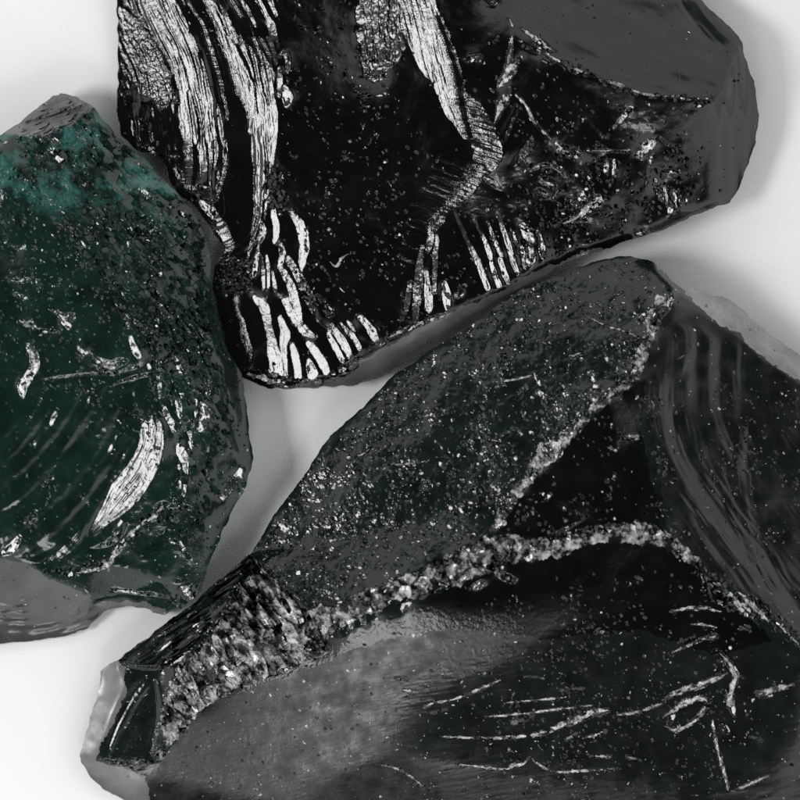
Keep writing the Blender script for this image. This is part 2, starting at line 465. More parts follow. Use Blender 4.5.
    mr = N('ShaderNodeMapRange'); mr.inputs['From Min'].default_value = 0.3; mr.inputs['From Max'].default_value = 0.7
    mr.inputs['To Min'].default_value = rough * 0.6; mr.inputs['To Max'].default_value = rough * 1.5
    L(n3.outputs['Fac'], mr.inputs['Value']); L(mr.outputs[0], b.inputs['Roughness'])
    b.inputs['IOR'].default_value = 1.5
    b.inputs['Specular IOR Level'].default_value = spec
    return m

BLACK = mat_glass('black_glass', (0.0015, 0.0019, 0.0017), (0.004, 0.0055, 0.005), 0.5, rough=0.115, dust=0.2)
BLACKS = mat_glass('black_smooth_glass', (0.004, 0.006, 0.0055), (0.010, 0.014, 0.013), 0.6, rough=0.12, bump=0.06, bscale=300)
GREY = mat_glass('smoky_thin_glass', (0.03, 0.034, 0.033), (0.075, 0.08, 0.077), 0.9, rough=0.16, bump=0.1, bscale=400, scale=70)
UNDER = mat_glass('under_reflection_glass', (0.04, 0.042, 0.04), (0.11, 0.114, 0.11), 0.9, rough=0.18, bump=0.1, bscale=400, scale=70)  # lighter base colour stands in for the tabletop's reflection
GREEN = mat_glass('dark_green_glass', (0.0025, 0.007, 0.0057), (0.008, 0.022, 0.0178), 0.8, rough=0.10, scale=160, dust=0.5, teal=1.7)
TEAL = mat_glass('teal_glass', (0.003, 0.0075, 0.0062), (0.010, 0.026, 0.021), 0.8, rough=0.10, scale=160, dust=0.4, teal=1.9)
GREENB = mat_glass('bottle_green_glass', (0.0025, 0.008, 0.0065), (0.008, 0.024, 0.0195), 0.8, rough=0.10, scale=120, bump=0.1, dust=0.3)
CBODY = mat_glass('green_black_glass', (0.0025, 0.0045, 0.0038), (0.010, 0.0175, 0.015), 0.8, rough=0.11, scale=150, dust=0.9)
CSAT = mat_glass('satin_black_glass', (0.004, 0.0055, 0.005), (0.012, 0.015, 0.0145), 0.8, rough=0.27, bump=0.12, bscale=700, scale=110, dust=1.0)
STREAK = mat_glass('dark_satin_glass', (0.003, 0.004, 0.0038), (0.010, 0.013, 0.0125), 0.8, rough=0.2, scale=110, bump=0.12, bscale=700, dust=0.9)
CRUST = mat_glass('crushed_glass', (0.008, 0.009, 0.0088), (0.62, 0.62, 0.61), 0.5, rough=0.11, scale=300, detail=5.0, ramp=(0.46, 0.68))
GLINT = mat_glass('painted_glint_glass', (0.03, 0.032, 0.031), (0.66, 0.66, 0.65), 0.5, rough=0.14, scale=700, detail=5.0, ramp=(0.36, 0.66))  # white base colour stands in for bright glints and lit streaks
HOLLOW = mat_glass('green_hollow_glass', (0.0025, 0.0036, 0.0032), (0.007, 0.0105, 0.009), 0.8, rough=0.27, scale=120, bump=0.12, dust=0.5)
TIPG = mat_glass('pale_thin_glass', (0.05, 0.053, 0.051), (0.19, 0.195, 0.19), 0.9, rough=0.3, bump=0.12, bscale=400, scale=60)
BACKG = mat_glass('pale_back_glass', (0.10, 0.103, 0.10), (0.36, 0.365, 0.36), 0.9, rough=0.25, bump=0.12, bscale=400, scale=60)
SIDE = mat_glass('side_glass', (0.006, 0.009, 0.008), (0.016, 0.022, 0.020), 0.6, rough=0.14, bump=0.15, bscale=500)

GROUP = 'chunks of broken volcanic glass on the white tabletop'
SCENEPOLY = [(-200, -100), (900, -100), (900, 900), (-200, 900)]

# ================================================================== STONE 1: black, top of the picture
o1 = [(116, -60, 72), (116, 0, 72), (116, 60, 68), (116, 108, 62), (121, 135, 58), (137, 150, 52), (157, 156, 52), (164, 163, 54), (171, 184, 56),
      (183, 198, 58), (196, 207, 58), (210, 227, 58), (225, 249, 58), (213, 268, 55), (212, 286, 55), (220, 322, 52), (229, 357, 50), (236, 372, 50), (243, 378, 45),
      (265, 387, 40), (284, 389, 36), (302, 388, 26), (320, 387, 40), (354, 386, 48), (390, 372, 50), (438, 346, 52), (486, 316, 54), (510, 302, 56),
      (530, 290, 58), (551, 271, 60), (570, 260, 60), (604, 249, 50), (630, 240, 55), (660, 231, 55), (690, 217, 55), (720, 206, 45), (731, 202, 38),
      (742, 184, 32), (757, 142, 30), (759, 109, 30), (754, 82, 30), (739, 37, 34), (720, 17, 40), (701, 0, 44), (690, -60, 44)]
edge1 = [(300, 378, 74), (346, 374, 84), (366, 356, 88), (402, 334, 90), (454, 308, 92), (490, 292, 92), (530, 272, 92), (570, 254, 88), (604, 244, 84), (640, 233, 80), (690, 211, 76), (712, 203, 74)]
endr1 = [(712, 203, 74), (713, 150, 82), (718, 100, 84), (736, 42, 52)]
topl1 = [(484, -60, 92), (490, 0, 98), (507, 36, 103), (530, 47, 105), (560, 65, 106), (600, 81, 106), (640, 96, 105), (690, 103, 99), (718, 100, 84)]
rip1 = [(290, -60, 104), (278, 0, 104), (280, 60, 103), (276, 110, 101), (268, 160, 98), (260, 210, 93), (258, 250, 88), (300, 290, 86), (336, 318, 86), (370, 330, 88)]
in1 = edge1 + endr1[1:3] + [endr1[3]] + topl1[:-1] + rip1 + [(400, 100, 104), (400, 200, 100), (480, 130, 104), (480, 220, 97), (600, 150, 97), (600, 210, 91), (680, 150, 90), (190, 60, 86), (180, 130, 74), (230, 150, 84), (235, 230, 72), (215, 60, 90), (128, 20, 76), (126, 100, 70), (236, 320, 72), (240, 350, 70), (270, 340, 76), (300, 350, 80)]
def low(pts, top, base):                                     # lift the thin rims: z under 'top' is squeezed towards it
    f = (top - base) / top
    return [(p[0], p[1], p[2] if p[2] > top else base + p[2] * f) for p in pts]
o1, in1, edge1, endr1, topl1, rip1 = [low(q, 80, 50) for q in (o1, in1, edge1, endr1, topl1, rip1)]
A1 = Stone(o1, in1, [edge1, endr1, topl1, rip1], 3.0, 11)
s = A1
full1 = [(p[0], p[1]) for p in o1]
s.undulate(full1, 3.0, 60, 3)
s.undulate([(280, -60), (480, -60), (505, 40), (700, 110), (705, 200), (560, 255), (370, 345), (270, 250)], 1.5, 26, 7)
# left rippled face
leftpoly = [(116, -60), (280, -60), (280, 100), (262, 210), (250, 262), (215, 268), (225, 249), (196, 207), (171, 184), (137, 150), (116, 108)]
guideL = [(150, -60), (172, 0), (196, 50), (208, 100), (214, 150), (214, 210)]
s.ripple(leftpoly, guideL, 17, 1.1, 5, sharp=0.6)
s.ripple(leftpoly, guideL, 7, 0.35, 6)
DK = (-0.06, 0.02)
s.paint([(174, -60), (200, -60), (206, 10), (218, 36), (230, 62), (240, 90), (246, 108), (248, 136), (252, 170), (254, 205), (250, 240), (236, 266), (226, 245), (214, 205), (216, 198), (226, 160), (229, 118), (220, 108), (213, 78), (204, 48), (190, 22)], DK, 2)
s.paint([(228, 10), (245, 4), (268, 30), (272, 62), (262, 40), (254, 38), (262, 66), (250, 50), (236, 30)], DK, 1.5)
s.paint([(118, 62), (124, 76), (130, 98), (136, 148), (122, 128), (117, 100)], DK, 2)
s.paint([(120, 0), (130, 6), (148, 30), (166, 60), (174, 84), (168, 78), (156, 52), (140, 28)], DK, 1)
s.paint([(140, 100), (176, 104), (184, 150), (196, 186), (180, 190), (160, 158), (142, 148)], DK, 3)
s.paint([(212, 300), (228, 300), (238, 330), (242, 372), (228, 350), (216, 320)], DK, 1)
s.sheet([(118, 6), (130, 14), (146, 30), (160, 52), (170, 74), (174, 100), (160, 110), (150, 96), (138, 92), (126, 76), (118, 64)], [(118, -20), (145, 20), (165, 60), (176, 110), (176, 150)], (3.0, 2.6), jit=0.085)
s.area([(120, 80), (180, 80), (182, 150), (140, 148), (122, 128)], (14, 2.2), 1.5, jit=0.12, act=0.35, warp=2, fade=(150, 80, 0, 85))
s.sheet([(122, 2), (136, -60), (160, -60), (172, 0), (186, 25), (198, 50), (206, 76), (212, 102), (214, 128), (206, 138), (200, 118), (196, 98), (190, 88), (180, 92), (170, 66), (152, 34), (134, 12)], [(150, -60), (172, 0), (196, 50), (208, 100), (214, 150)], (20, 2.4), jit=0.055)
for pts in ([(180, 84, 5), (184, 110, 6), (186, 135, 6), (186, 158, 4)], [(190, 88, 3), (194, 115, 3), (195, 142, 2)], [(202, 100, 6), (209, 120, 7), (212, 136, 8)], [(188, -30, 3), (188, 0, 2.2), (203, 25, 2.4), (213, 55, 3), (218, 72, 3), (222, 88, 2.4), (228, 118, 2)],
            [(174, 60, 2), (182, 84, 2), (183, 100, 3)], [(187, 150, 6), (189, 172, 5), (186, 190, 4)], [(201, 142, 6), (203, 160, 7), (201, 174, 4)], [(213, 143, 5), (215, 150, 6), (212, 166, 4)], [(225, 140, 1.6), (226, 160, 2), (222, 180, 2.2), (216, 198, 1.6)],
            [(217, 108, 2), (220, 124, 3), (221, 134, 2)], [(200, 188, 9), (207, 194, 12), (214, 196, 8)], [(176, 168, 4), (180, 178, 7), (184, 186, 4)], [(138, 154, 2), (150, 155, 3), (178, 156, 1.5)], [(140, 148, 5), (148, 149, 8), (152, 152, 5)],
            [(200, -40, 5), (207, 0, 6), (219, 28, 6), (232, 56, 12), (242, 80, 17), (248, 98, 14), (250, 112, 7), (251, 132, 2)], [(246, 100, 2), (249, 118, 2), (250, 134, 1.5)],
            [(212, 2, 2.5), (224, 24, 3), (240, 44, 4), (252, 66, 4), (259, 90, 4), (262, 120, 5), (261, 155, 4), (258, 200, 4), (252, 235, 2)],
            [(222, 18, 2), (238, 38, 3), (252, 54, 4), (261, 76, 4), (266, 104, 4), (267, 140, 4), (264, 175, 3), (261, 200, 3)],
            [(272, 96, 3), (275, 120, 4), (273, 145, 4), (268, 172, 3), (264, 196, 3)], [(253, 38, 2), (260, 52, 3), (266, 64, 2)], [(260, 38, 2), (267, 50, 3), (271, 62, 2)], [(266, 36, 1.6), (273, 48, 2), (276, 64, 2)],
            [(226, -10, 2), (236, 8, 2), (244, 18, 1.5)], [(236, -10, 2), (247, 10, 3), (256, 26, 2)], [(252, -10, 3), (262, 8, 3), (271, 24, 2)], [(262, -20, 3), (270, 0, 3), (276, 16, 2)], [(272, 26, 5), (273, 34, 5)],
            [(266, 66, 8), (268, 80, 11), (269, 95, 9), (271, 108, 5)], [(281, 56, 2), (286, 54, 4), (289, 62, 4), (287, 72, 3)], [(284, 90, 7), (288, 96, 10), (287, 104, 6)], [(280, 70, 3), (280, 84, 4), (279, 96, 3)]):
    s.stroke(pts, ln=9, jit=0.07, lanes=1.0)
s.area([(266, 165), (282, 165), (286, 200), (282, 216), (268, 208), (264, 185)], (5, 4), 1.2, jit=0.25, act=0.8, warp=3, zoff=0.6)
# ribbon, dome and fingers at the lower left corner
for pts in ([(196, 202, 5), (203, 205, 9), (214, 214, 8), (222, 226, 9), (229, 242, 9), (230, 249, 4)], [(262, 200, 3), (256, 225, 3), (249, 250, 3), (245, 262, 2)], [(267, 203, 2), (260, 235, 2), (255, 262, 2)],
            [(260, 222, 4), (263, 230, 6), (260, 240, 4)], [(273, 212, 5), (276, 226, 6), (275, 242, 3)], [(284, 212, 2), (292, 215, 4), (300, 226, 9), (305, 243, 9), (303, 258, 7), (301, 270, 2)], [(280, 245, 3), (283, 255, 5), (280, 262, 3)],
            [(257, 252, 3), (255, 268, 5), (253, 276, 2)], [(261, 256, 2), (263, 272, 3), (264, 286, 2)], [(266, 256, 2), (268, 270, 3), (268, 286, 2)], [(272, 270, 2), (274, 282, 3), (276, 292, 2)],
            [(228, 298, 4), (236, 316, 9), (243, 336, 9), (247, 352, 8), (245, 366, 7)], [(254, 297, 4), (264, 308, 9), (268, 328, 6), (272, 346, 11), (276, 362, 17), (277, 376, 15)],
            [(280, 318, 4), (285, 335, 9), (283, 350, 6), (285, 376, 4)], [(278, 266, 3), (288, 280, 7), (296, 302, 7), (300, 322, 4)], [(287, 258, 5), (298, 274, 5), (308, 296, 5), (320, 320, 3)], [(293, 270, 2), (303, 290, 3), (312, 312, 2)],
            [(284, 300, 4), (294, 318, 6), (306, 332, 8), (313, 336, 4)], [(292, 346, 5), (296, 360, 7), (298, 378, 7)], [(308, 343, 5), (318, 356, 8), (327, 372, 6)], [(309, 362, 5), (312, 374, 11)], [(318, 320, 4), (332, 328, 8), (343, 342, 9), (350, 356, 6)],
            [(328, 334, 3), (336, 348, 5), (342, 360, 4)], [(340, 324, 3), (354, 338, 5), (361, 352, 3)], [(358, 318, 4), (368, 325, 7), (375, 338, 7), (377, 344, 3)], [(348, 322, 3), (354, 330, 4)]):
    s.stroke([(a, b, c * 0.8) for a, b, c in pts], jit=0.06, rag=0.3)
s.area([(244, 368), (262, 366), (284, 376), (320, 378), (345, 366), (352, 372), (330, 383), (290, 388), (262, 386), (246, 378)], (5, 4), 0.2, jit=0.28, act=0.75, zoff=0.8, warp=3)
s.area([(300, 268), (312, 290), (330, 304), (332, 318), (318, 316), (304, 296), (297, 278)], (4, 2.5), 0.9, jit=0.25, act=0.7, zoff=0.5, warp=3)
s.area([(213, 262), (232, 254), (250, 266), (252, 290), (230, 296), (213, 288)], (3, 3), 0, tilt=(0.0, 0.1), jit=0.3, act=0.8, warp=2)
# centre: the white band with its two prongs, the striated tail, feathers and drips
s.sheet([(356, -60), (400, -60), (402, 30), (399, 58), (388, 66), (378, 84), (364, 80), (362, 30)], [(384, -60), (382, 20), (374, 90)], (6, 2.6), jit=0.1, warp=7)
s.sheet([(358, -60), (428, -60), (432, 0), (442, 20), (452, 50), (460, 70), (464, 95), (472, 120), (478, 140), (468, 143), (460, 132), (448, 118), (440, 100), (434, 82), (430, 62), (432, 82), (424, 72), (414, 52), (402, 36), (399, 58), (388, 64), (366, 66), (364, 40)], [(400, -60), (425, 0), (440, 60), (455, 110), (475, 145)], (20, 2.4), jit=0.055, warp=1.5)
s.area([(366, 62), (392, 60), (386, 74), (388, 108), (372, 114), (360, 112), (352, 90)], (12, 2.2), 0.0, jit=0.18, act=0.7, warp=3, fade=(375, 50, 0, 75))
s.stroke([(438, 20, 3), (449, 50, 3), (458, 80, 4), (463, 110, 4), (470, 138, 3)], tilt=(-0.1, 0.0), ln=14, jit=0.06)
tail = [(464, 92), (480, 108), (492, 118), (498, 140), (503, 158), (492, 172), (476, 188), (460, 202), (446, 216), (436, 230), (430, 226), (444, 204), (462, 180), (474, 158), (472, 130)]
s.sheet(tail, [(452, 100), (500, 112), (560, 130)], (14, 2.4), jit=0.12, tilt=(0.36, -0.04))
rr = random.Random(4)
for q in range(38):
    t = q / 37; bx = 478 - 62 * t - 10 * math.sin(t * 3); by = 168 + 95 * t
    l = 26 * (1 - 0.55 * t) * rr.uniform(0.6, 1.2); a = -0.25 + 0.55 * t + rr.uniform(-0.15, 0.15)
    s.stroke([(bx - l * math.cos(a) - 4, by - l * 0.45 - 2 * math.sin(a), 0.9), (bx - l * 0.4, by - l * 0.14, rr.uniform(1.2, 2.0)), (bx + 2, by + 1, 0.9)], ln=12, jit=0.12, crumbs=0)
for pts in ([(421, 255, 3), (419, 275, 6), (417, 295, 7), (416, 310, 4), (414, 324, 2)], [(426, 272, 3), (428, 290, 5), (429, 308, 5)], [(437, 236, 2), (435, 262, 3), (434, 292, 2.4)], [(411, 282, 2.4), (408, 296, 4), (406, 310, 2.4)], [(423, 246, 2), (421, 256, 2)], [(445, 284, 4), (447, 300, 6), (447, 308, 3)], [(430, 228, 3), (431, 240, 4), (427, 250, 2)],
            [(453, 208, 1.4), (465, 236, 2), (474, 254, 3.6), (482, 272, 4.2), (487, 288, 4)], [(475, 222, 1.4), (484, 240, 2.4), (491, 258, 3)], [(491, 262, 2), (495, 276, 4.2), (499, 286, 3)], [(488, 224, 1.4), (496, 244, 2.2), (502, 256, 2.6)], [(500, 260, 3), (505, 276, 3.6), (508, 284, 3)], [(498, 216, 1.6), (506, 238, 3), (512, 258, 4), (517, 272, 3)], [(513, 232, 1.4), (516, 244, 2)], [(522, 248, 3), (524, 268, 3.4)],
            [(522, 226, 5), (528, 236, 7), (534, 242, 5)], [(529, 248, 6), (530, 260, 9)], [(538, 232, 2), (541, 246, 5), (543, 258, 3)], [(456, 296, 5), (461, 294, 5)], [(465, 62, 4), (472, 60, 7), (479, 57, 3)], [(484, 178, 4), (494, 184, 6), (501, 190, 3)], [(430, 222, 2), (445, 208, 3), (462, 192, 3)],
            [(388, 338, 3), (400, 332, 5), (420, 324, 4), (445, 315, 4)], [(342, 370, 4), (362, 354, 4), (384, 342, 4)],
            # right: the chips of the dark band
            [(552, 143, 5), (560, 149, 9), (568, 154, 9)], [(575, 152, 5), (579, 156, 7)], [(637, 156, 6), (644, 150, 9), (650, 144, 7)], [(649, 158, 3), (646, 186, 1.5)], [(584, 152, 1.5), (604, 152, 2), (622, 153, 1.6), (638, 151, 1.6)],
            [(529, 171, 1.6), (540, 167, 3), (554, 168, 3), (564, 176, 4), (567, 182, 3)], [(543, 182, 5), (549, 183, 9), (554, 188, 4)], [(538, 192, 5), (545, 195, 8)], [(553, 200, 3), (556, 194, 4), (563, 193, 3)], [(563, 224, 5), (576, 218, 7), (588, 208, 12), (598, 202, 9), (608, 200, 4)], [(582, 212, 6), (580, 194, 3)], [(571, 200, 3), (578, 206, 5)],
            [(600, 160, 2), (606, 160, 2), (605, 173, 3)], [(612, 162, 2), (613, 174, 3)], [(594, 161, 4), (600, 163, 4)], [(622, 208, 1.5), (628, 205, 3), (634, 208, 1.5)], [(637, 234, 5), (644, 232, 6)], [(668, 172, 4), (676, 174, 6)], [(659, 192, 5), (661, 200, 3)], [(664, 186, 2), (667, 204, 3)], [(674, 194, 3), (676, 208, 4)], [(671, 204, 3), (670, 212, 3)], [(557, 254, 4), (563, 252, 4)], [(580, 254, 4), (586, 252, 4)], [(655, 138, 2), (668, 146, 2), (680, 148, 2)], [(612, 130, 1.6), (622, 118, 3), (628, 112, 5)], [(585, 122, 1.4), (600, 136, 2)], [(690, 110, 3), (700, 106, 5)],
            # star where three edges meet
            [(499, 88, 5), (506, 78, 8), (514, 66, 7), (518, 62, 3)], [(509, 88, 3), (504, 100, 8), (497, 116, 6), (494, 124, 2)], [(509, 20, 2), (512, 32, 2.4), (510, 52, 3), (505, 74, 4)], [(520, 30, 2), (534, 40, 5), (552, 53, 4)], [(513, 40, 3), (524, 48, 5), (536, 55, 3)], [(514, 96, 1.6), (524, 106, 2), (534, 124, 2.4), (550, 141, 2.6)],
            [(515, 106, 1.6), (500, 134, 1.8)], [(519, 108, 1.6), (504, 142, 1.8)], [(532, 139, 1.6), (522, 152, 2), (511, 166, 1.6)], [(534, 144, 1.2), (524, 156, 2), (514, 168, 1.2)], [(484, -4, 5), (492, 2, 6)]):
    s.stroke(pts, ln=8, jit=0.10)
s.area([(530, 44), (545, 55), (575, 68), (620, 88), (660, 97), (712, 100), (714, 106), (660, 104), (612, 92), (570, 76), (540, 62)], (5, 2.2), 0.35, jit=0.22, act=0.55, zoff=0.4, warp=2.5)
s.area([(560, 196), (612, 190), (600, 214), (570, 230), (550, 226)], (3, 2), 0.5, jit=0.3, act=0.35, warp=5)
s.area([(520, 160), (570, 150), (620, 160), (690, 150), (705, 196), (640, 226), (560, 250), (520, 230)], (4, 3), 1.1, jit=0.4, act=0.14, warp=5)
s.specks([(285, 0), (365, 0), (420, 150), (410, 330), (380, 340), (310, 280), (285, 120)], 420, (0.8, 1.9), jit=0.22, clump=0.5)
s.specks([(440, 20), (505, 40), (700, 110), (705, 200), (560, 255), (380, 345), (430, 240), (480, 180), (470, 100)], 520, (0.8, 2.0), jit=0.25, clump=0.4)
s.specks(full1, 300, (0.7, 1.4), jit=0.3)
s.area([(300, 25), (362, 24), (362, 34), (300, 33)], (9, 2.0), 0, jit=0.25, act=0.25, warp=3)
s.undulate([(500, -60), (690, -60), (700, 0), (735, 40), (715, 98), (690, 101), (560, 63), (495, 5)], 1.2, 22, 61, ang=0.4, stretch=3)
s.paint([(505, -60), (690, -60), (700, 0), (732, 40), (714, 96), (690, 98), (640, 91), (600, 76), (560, 60), (512, 34)], (-0.10, 0.52), 0, soft=4)
s.late(s.ripple, [(500, -60), (690, -60), (700, 0), (732, 40), (716, 96), (690, 99), (560, 62), (505, 30)], [(480, -60), (600, 40), (760, 60)], 34, 0.75, 63, jit=0.9)
s.late(s.undulate, [(500, -60), (690, -60), (700, 0), (732, 40), (716, 96), (690, 99), (560, 62), (505, 30)], 2.2, 30, 66, ang=0.5, stretch=2)
s.specks([(500, -40), (690, -40), (735, 40), (755, 110), (730, 200), (715, 200), (715, 100), (560, 60)], 60, (0.7, 1.6), tilt=(0.1, 0.4), jit=0.2)
for pts in ([(632, 56, 1.6), (634, 70, 1.8), (635, 84, 1.4)], [(676, 62, 1.6), (678, 78, 1.8), (677, 92, 1.4)], [(706, 74, 1.6), (708, 90, 1.6)], [(598, 46, 3), (602, 50, 3)], [(620, 32, 5), (626, 38, 4)], [(560, 20, 1.5), (590, 34, 1.6)]): s.late(s.swell, pts, 0.5, 2)
s.ripple([(716, 100), (738, 42), (758, 84), (758, 140), (740, 186), (728, 200), (715, 198)], [(714, 60), (715, 200)], 14, 0.7, 64, jit=0.6)
s.late(s.swell, [(684, -10, 16), (704, 22, 20), (728, 50, 14)], -0.4, 3)
glint1 = [[(499, 88, 4), (506, 78, 7), (514, 66, 6), (518, 62, 2)], [(509, 88, 2), (504, 100, 6), (497, 116, 5), (494, 124, 2)], [(509, 20, 1.6), (512, 32, 2), (510, 52, 2.4), (505, 74, 3)], [(520, 30, 1.6), (534, 40, 4), (552, 53, 3)], [(552, 143, 4), (560, 149, 8), (568, 154, 8)], [(576, 153, 5), (580, 156, 6)], [(637, 156, 5), (644, 150, 8), (650, 144, 6)],
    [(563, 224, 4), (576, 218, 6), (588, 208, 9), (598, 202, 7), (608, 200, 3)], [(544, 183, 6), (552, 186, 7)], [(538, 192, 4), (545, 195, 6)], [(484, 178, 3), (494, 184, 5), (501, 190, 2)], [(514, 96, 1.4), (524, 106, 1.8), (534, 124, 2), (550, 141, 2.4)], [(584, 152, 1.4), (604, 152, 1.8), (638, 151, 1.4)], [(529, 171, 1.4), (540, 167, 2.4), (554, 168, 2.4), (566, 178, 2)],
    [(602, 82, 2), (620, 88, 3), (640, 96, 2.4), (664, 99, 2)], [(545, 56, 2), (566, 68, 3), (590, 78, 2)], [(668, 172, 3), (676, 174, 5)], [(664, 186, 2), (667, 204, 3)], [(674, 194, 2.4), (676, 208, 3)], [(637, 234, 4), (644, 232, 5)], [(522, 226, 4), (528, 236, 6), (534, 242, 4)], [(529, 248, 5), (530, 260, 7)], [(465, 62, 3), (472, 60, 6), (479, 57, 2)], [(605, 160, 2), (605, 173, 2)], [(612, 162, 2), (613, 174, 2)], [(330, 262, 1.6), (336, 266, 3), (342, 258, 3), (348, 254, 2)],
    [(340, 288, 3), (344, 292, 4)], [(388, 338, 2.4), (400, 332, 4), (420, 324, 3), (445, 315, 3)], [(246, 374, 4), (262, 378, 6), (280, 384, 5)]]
top_facet = [(500, -64), (694, -64), (705, -2), (722, 15), (738, 38), (719, 99), (690, 102), (640, 95), (600, 80), (560, 64), (530, 46), (508, 34), (492, 0)]
end_facet = [(738, 38), (764, 80), (764, 145), (744, 190), (731, 208), (714, 208), (713, 150), (719, 99)]
under = [(288, 396), (302, 380), (346, 377), (366, 359), (402, 337), (454, 311), (490, 295), (530, 275), (570, 257), (600, 247), (608, 255), (550, 280), (500, 312), (440, 354), (390, 382), (350, 396)]
band1 = [(508, 34), (530, 46), (560, 64), (600, 80), (640, 95), (690, 102), (719, 99), (713, 150), (712, 203), (660, 222), (600, 246), (550, 262), (524, 224), (500, 165), (496, 110), (505, 80)]
rippled = [(110, -66), (290, -66), (280, 0), (282, 100), (284, 210), (258, 252), (215, 268), (232, 250), (196, 205), (171, 183), (137, 153), (112, 130)]
finger = [(205, 268), (258, 252), (290, 205), (310, 225), (308, 270), (335, 310), (372, 318), (380, 345), (346, 377), (302, 380), (288, 396), (240, 384), (205, 300)]
s.late(s.ripple, leftpoly, guideL, 5.5, 0.13, 8, jit=0.9)
s.finish()
r = s.build('black_glass_chunk', 'jet black glossy stone with white rippled streaks and a flat grey facet', 'stone', GROUP,
    [('rippled_face', rippled, 'body', 'black face covered in curved white ripples'), ('fluted_corner', finger, 'body', 'corner broken into long white flutes'), ('chipped_band', band1, 'body', 'black band full of small bright chips'),
     ('smooth_facet', top_facet, 'smooth', 'flat smooth dark grey facet'), ('end_facet', end_facet, 'smooth', 'narrow grey facet at the blunt end'), ('underside_facet', under, 'under', 'sloping grey facet facing the tabletop'), ('painted_glint', glint1, 'glint', None)],
    {'body': BLACK, 'glint': GLINT, 'under': UNDER, 'smooth': BLACKS, 'side': SIDE}, 40, 48)

# ================================================================== STONE 2: dark green, left of the picture
o2 = [(-140, 190, 82), (-60, 160, 70), (0, 134, 56), (21, 120, 44), (45, 98, 40), (60, 92, 40), (77, 96, 44), (91, 104, 46), (105, 122, 46), (122, 142, 46), (140, 154, 46), (154, 169, 46), (170, 186, 46),
      (187, 203, 44), (198, 217, 42), (206, 236, 40), (210, 258, 40), (209, 276, 40), (213, 304, 40), (221, 332, 38), (228, 352, 36), (240, 374, 40), (246, 406, 46), (252, 459, 50), (247, 485, 54), (232, 511, 56),
      (210, 560, 56), (199, 594, 48), (178, 610, 40), (161, 617, 22), (142, 610, 22), (120, 608, 22), (101, 613, 20), (86, 630, 16), (56, 640, 14), (22, 644, 14), (0, 646, 14), (-60, 650, 14), (-140, 560, 80)]
rdg2 = [(-40, 150, 78), (0, 154, 82), (30, 182, 86), (62, 216, 90), (84, 248, 92), (96, 280, 94), (114, 310, 95), (130, 336, 96), (141, 356, 95)]
hz2 = [(-60, 400, 88), (20, 386, 92), (60, 379, 94), (110, 375, 95), (141, 356, 95)]
bot2 = [(-60, 552, 66), (0, 556, 66), (26, 562, 66), (52, 580, 64), (86, 594, 60), (92, 602, 52)]
rt2 = [(141, 356, 95), (172, 376, 88), (200, 392, 80), (206, 414, 76), (190, 440, 80), (186, 490, 76)]
tip2 = [(14, 132, 66), (40, 134, 72), (72, 122, 74), (92, 106, 56)]
edg2 = [(205, 300, 62), (216, 350, 60), (226, 400, 62), (236, 462, 64), (226, 496, 68)]
bor2 = [(186, 490, 76), (170, 506, 76), (142, 526, 74), (124, 544, 72), (108, 562, 68), (86, 572, 66), (52, 580, 64)]
in2 = rdg2 + hz2[:-1] + bot2 + rt2[1:] + tip2 + edg2 + bor2[1:-1] + [(40, 300, 90), (60, 460, 84), (20, 500, 80), (120, 440, 84), (120, 200, 76), (170, 260, 76), (150, 300, 90), (160, 580, 62), (200, 530, 68), (120, 596, 44)]
A2 = Stone(o2, in2, [rdg2, hz2, bot2, rt2, tip2, edg2, bor2], 3.0, 23)
s = A2
full2 = [(p[0], p[1]) for p in o2]
s.undulate(full2, 3.5, 55, 13)
s.undulate([(0, 150), (90, 110), (150, 170), (205, 240), (215, 340), (240, 460), (200, 590), (60, 570), (0, 550)], 1.1, 18, 17)
s.undulate([(60, 110), (200, 210), (212, 340), (150, 350), (90, 250), (10, 150)], 0.9, 9, 19, ang=0.8, stretch=2.5)
arcs2 = [(150, 390), (128, 440), (92, 490), (40, 540), (-20, 570)]
low2 = [(-60, 395), (20, 388), (110, 378), (150, 380), (160, 430), (120, 520), (60, 560), (-60, 552)]
s.ripple(low2, arcs2, 20, 1.0, 33); s.ripple(low2, arcs2, 9, 0.12, 34)
s.area([(20, 140), (40, 136), (74, 123), (90, 108), (74, 98), (58, 95), (44, 102), (24, 122)], (26, 3), -0.35, tilt=(0.25, 0.45), jit=0.08, act=0.9, warp=1.5)
for pts in ([(20, 139, 2), (40, 134, 3), (60, 128, 2)], [(36, 118, 2), (56, 112, 3), (82, 106, 2)]):
    s.stroke(pts, jit=0.1)
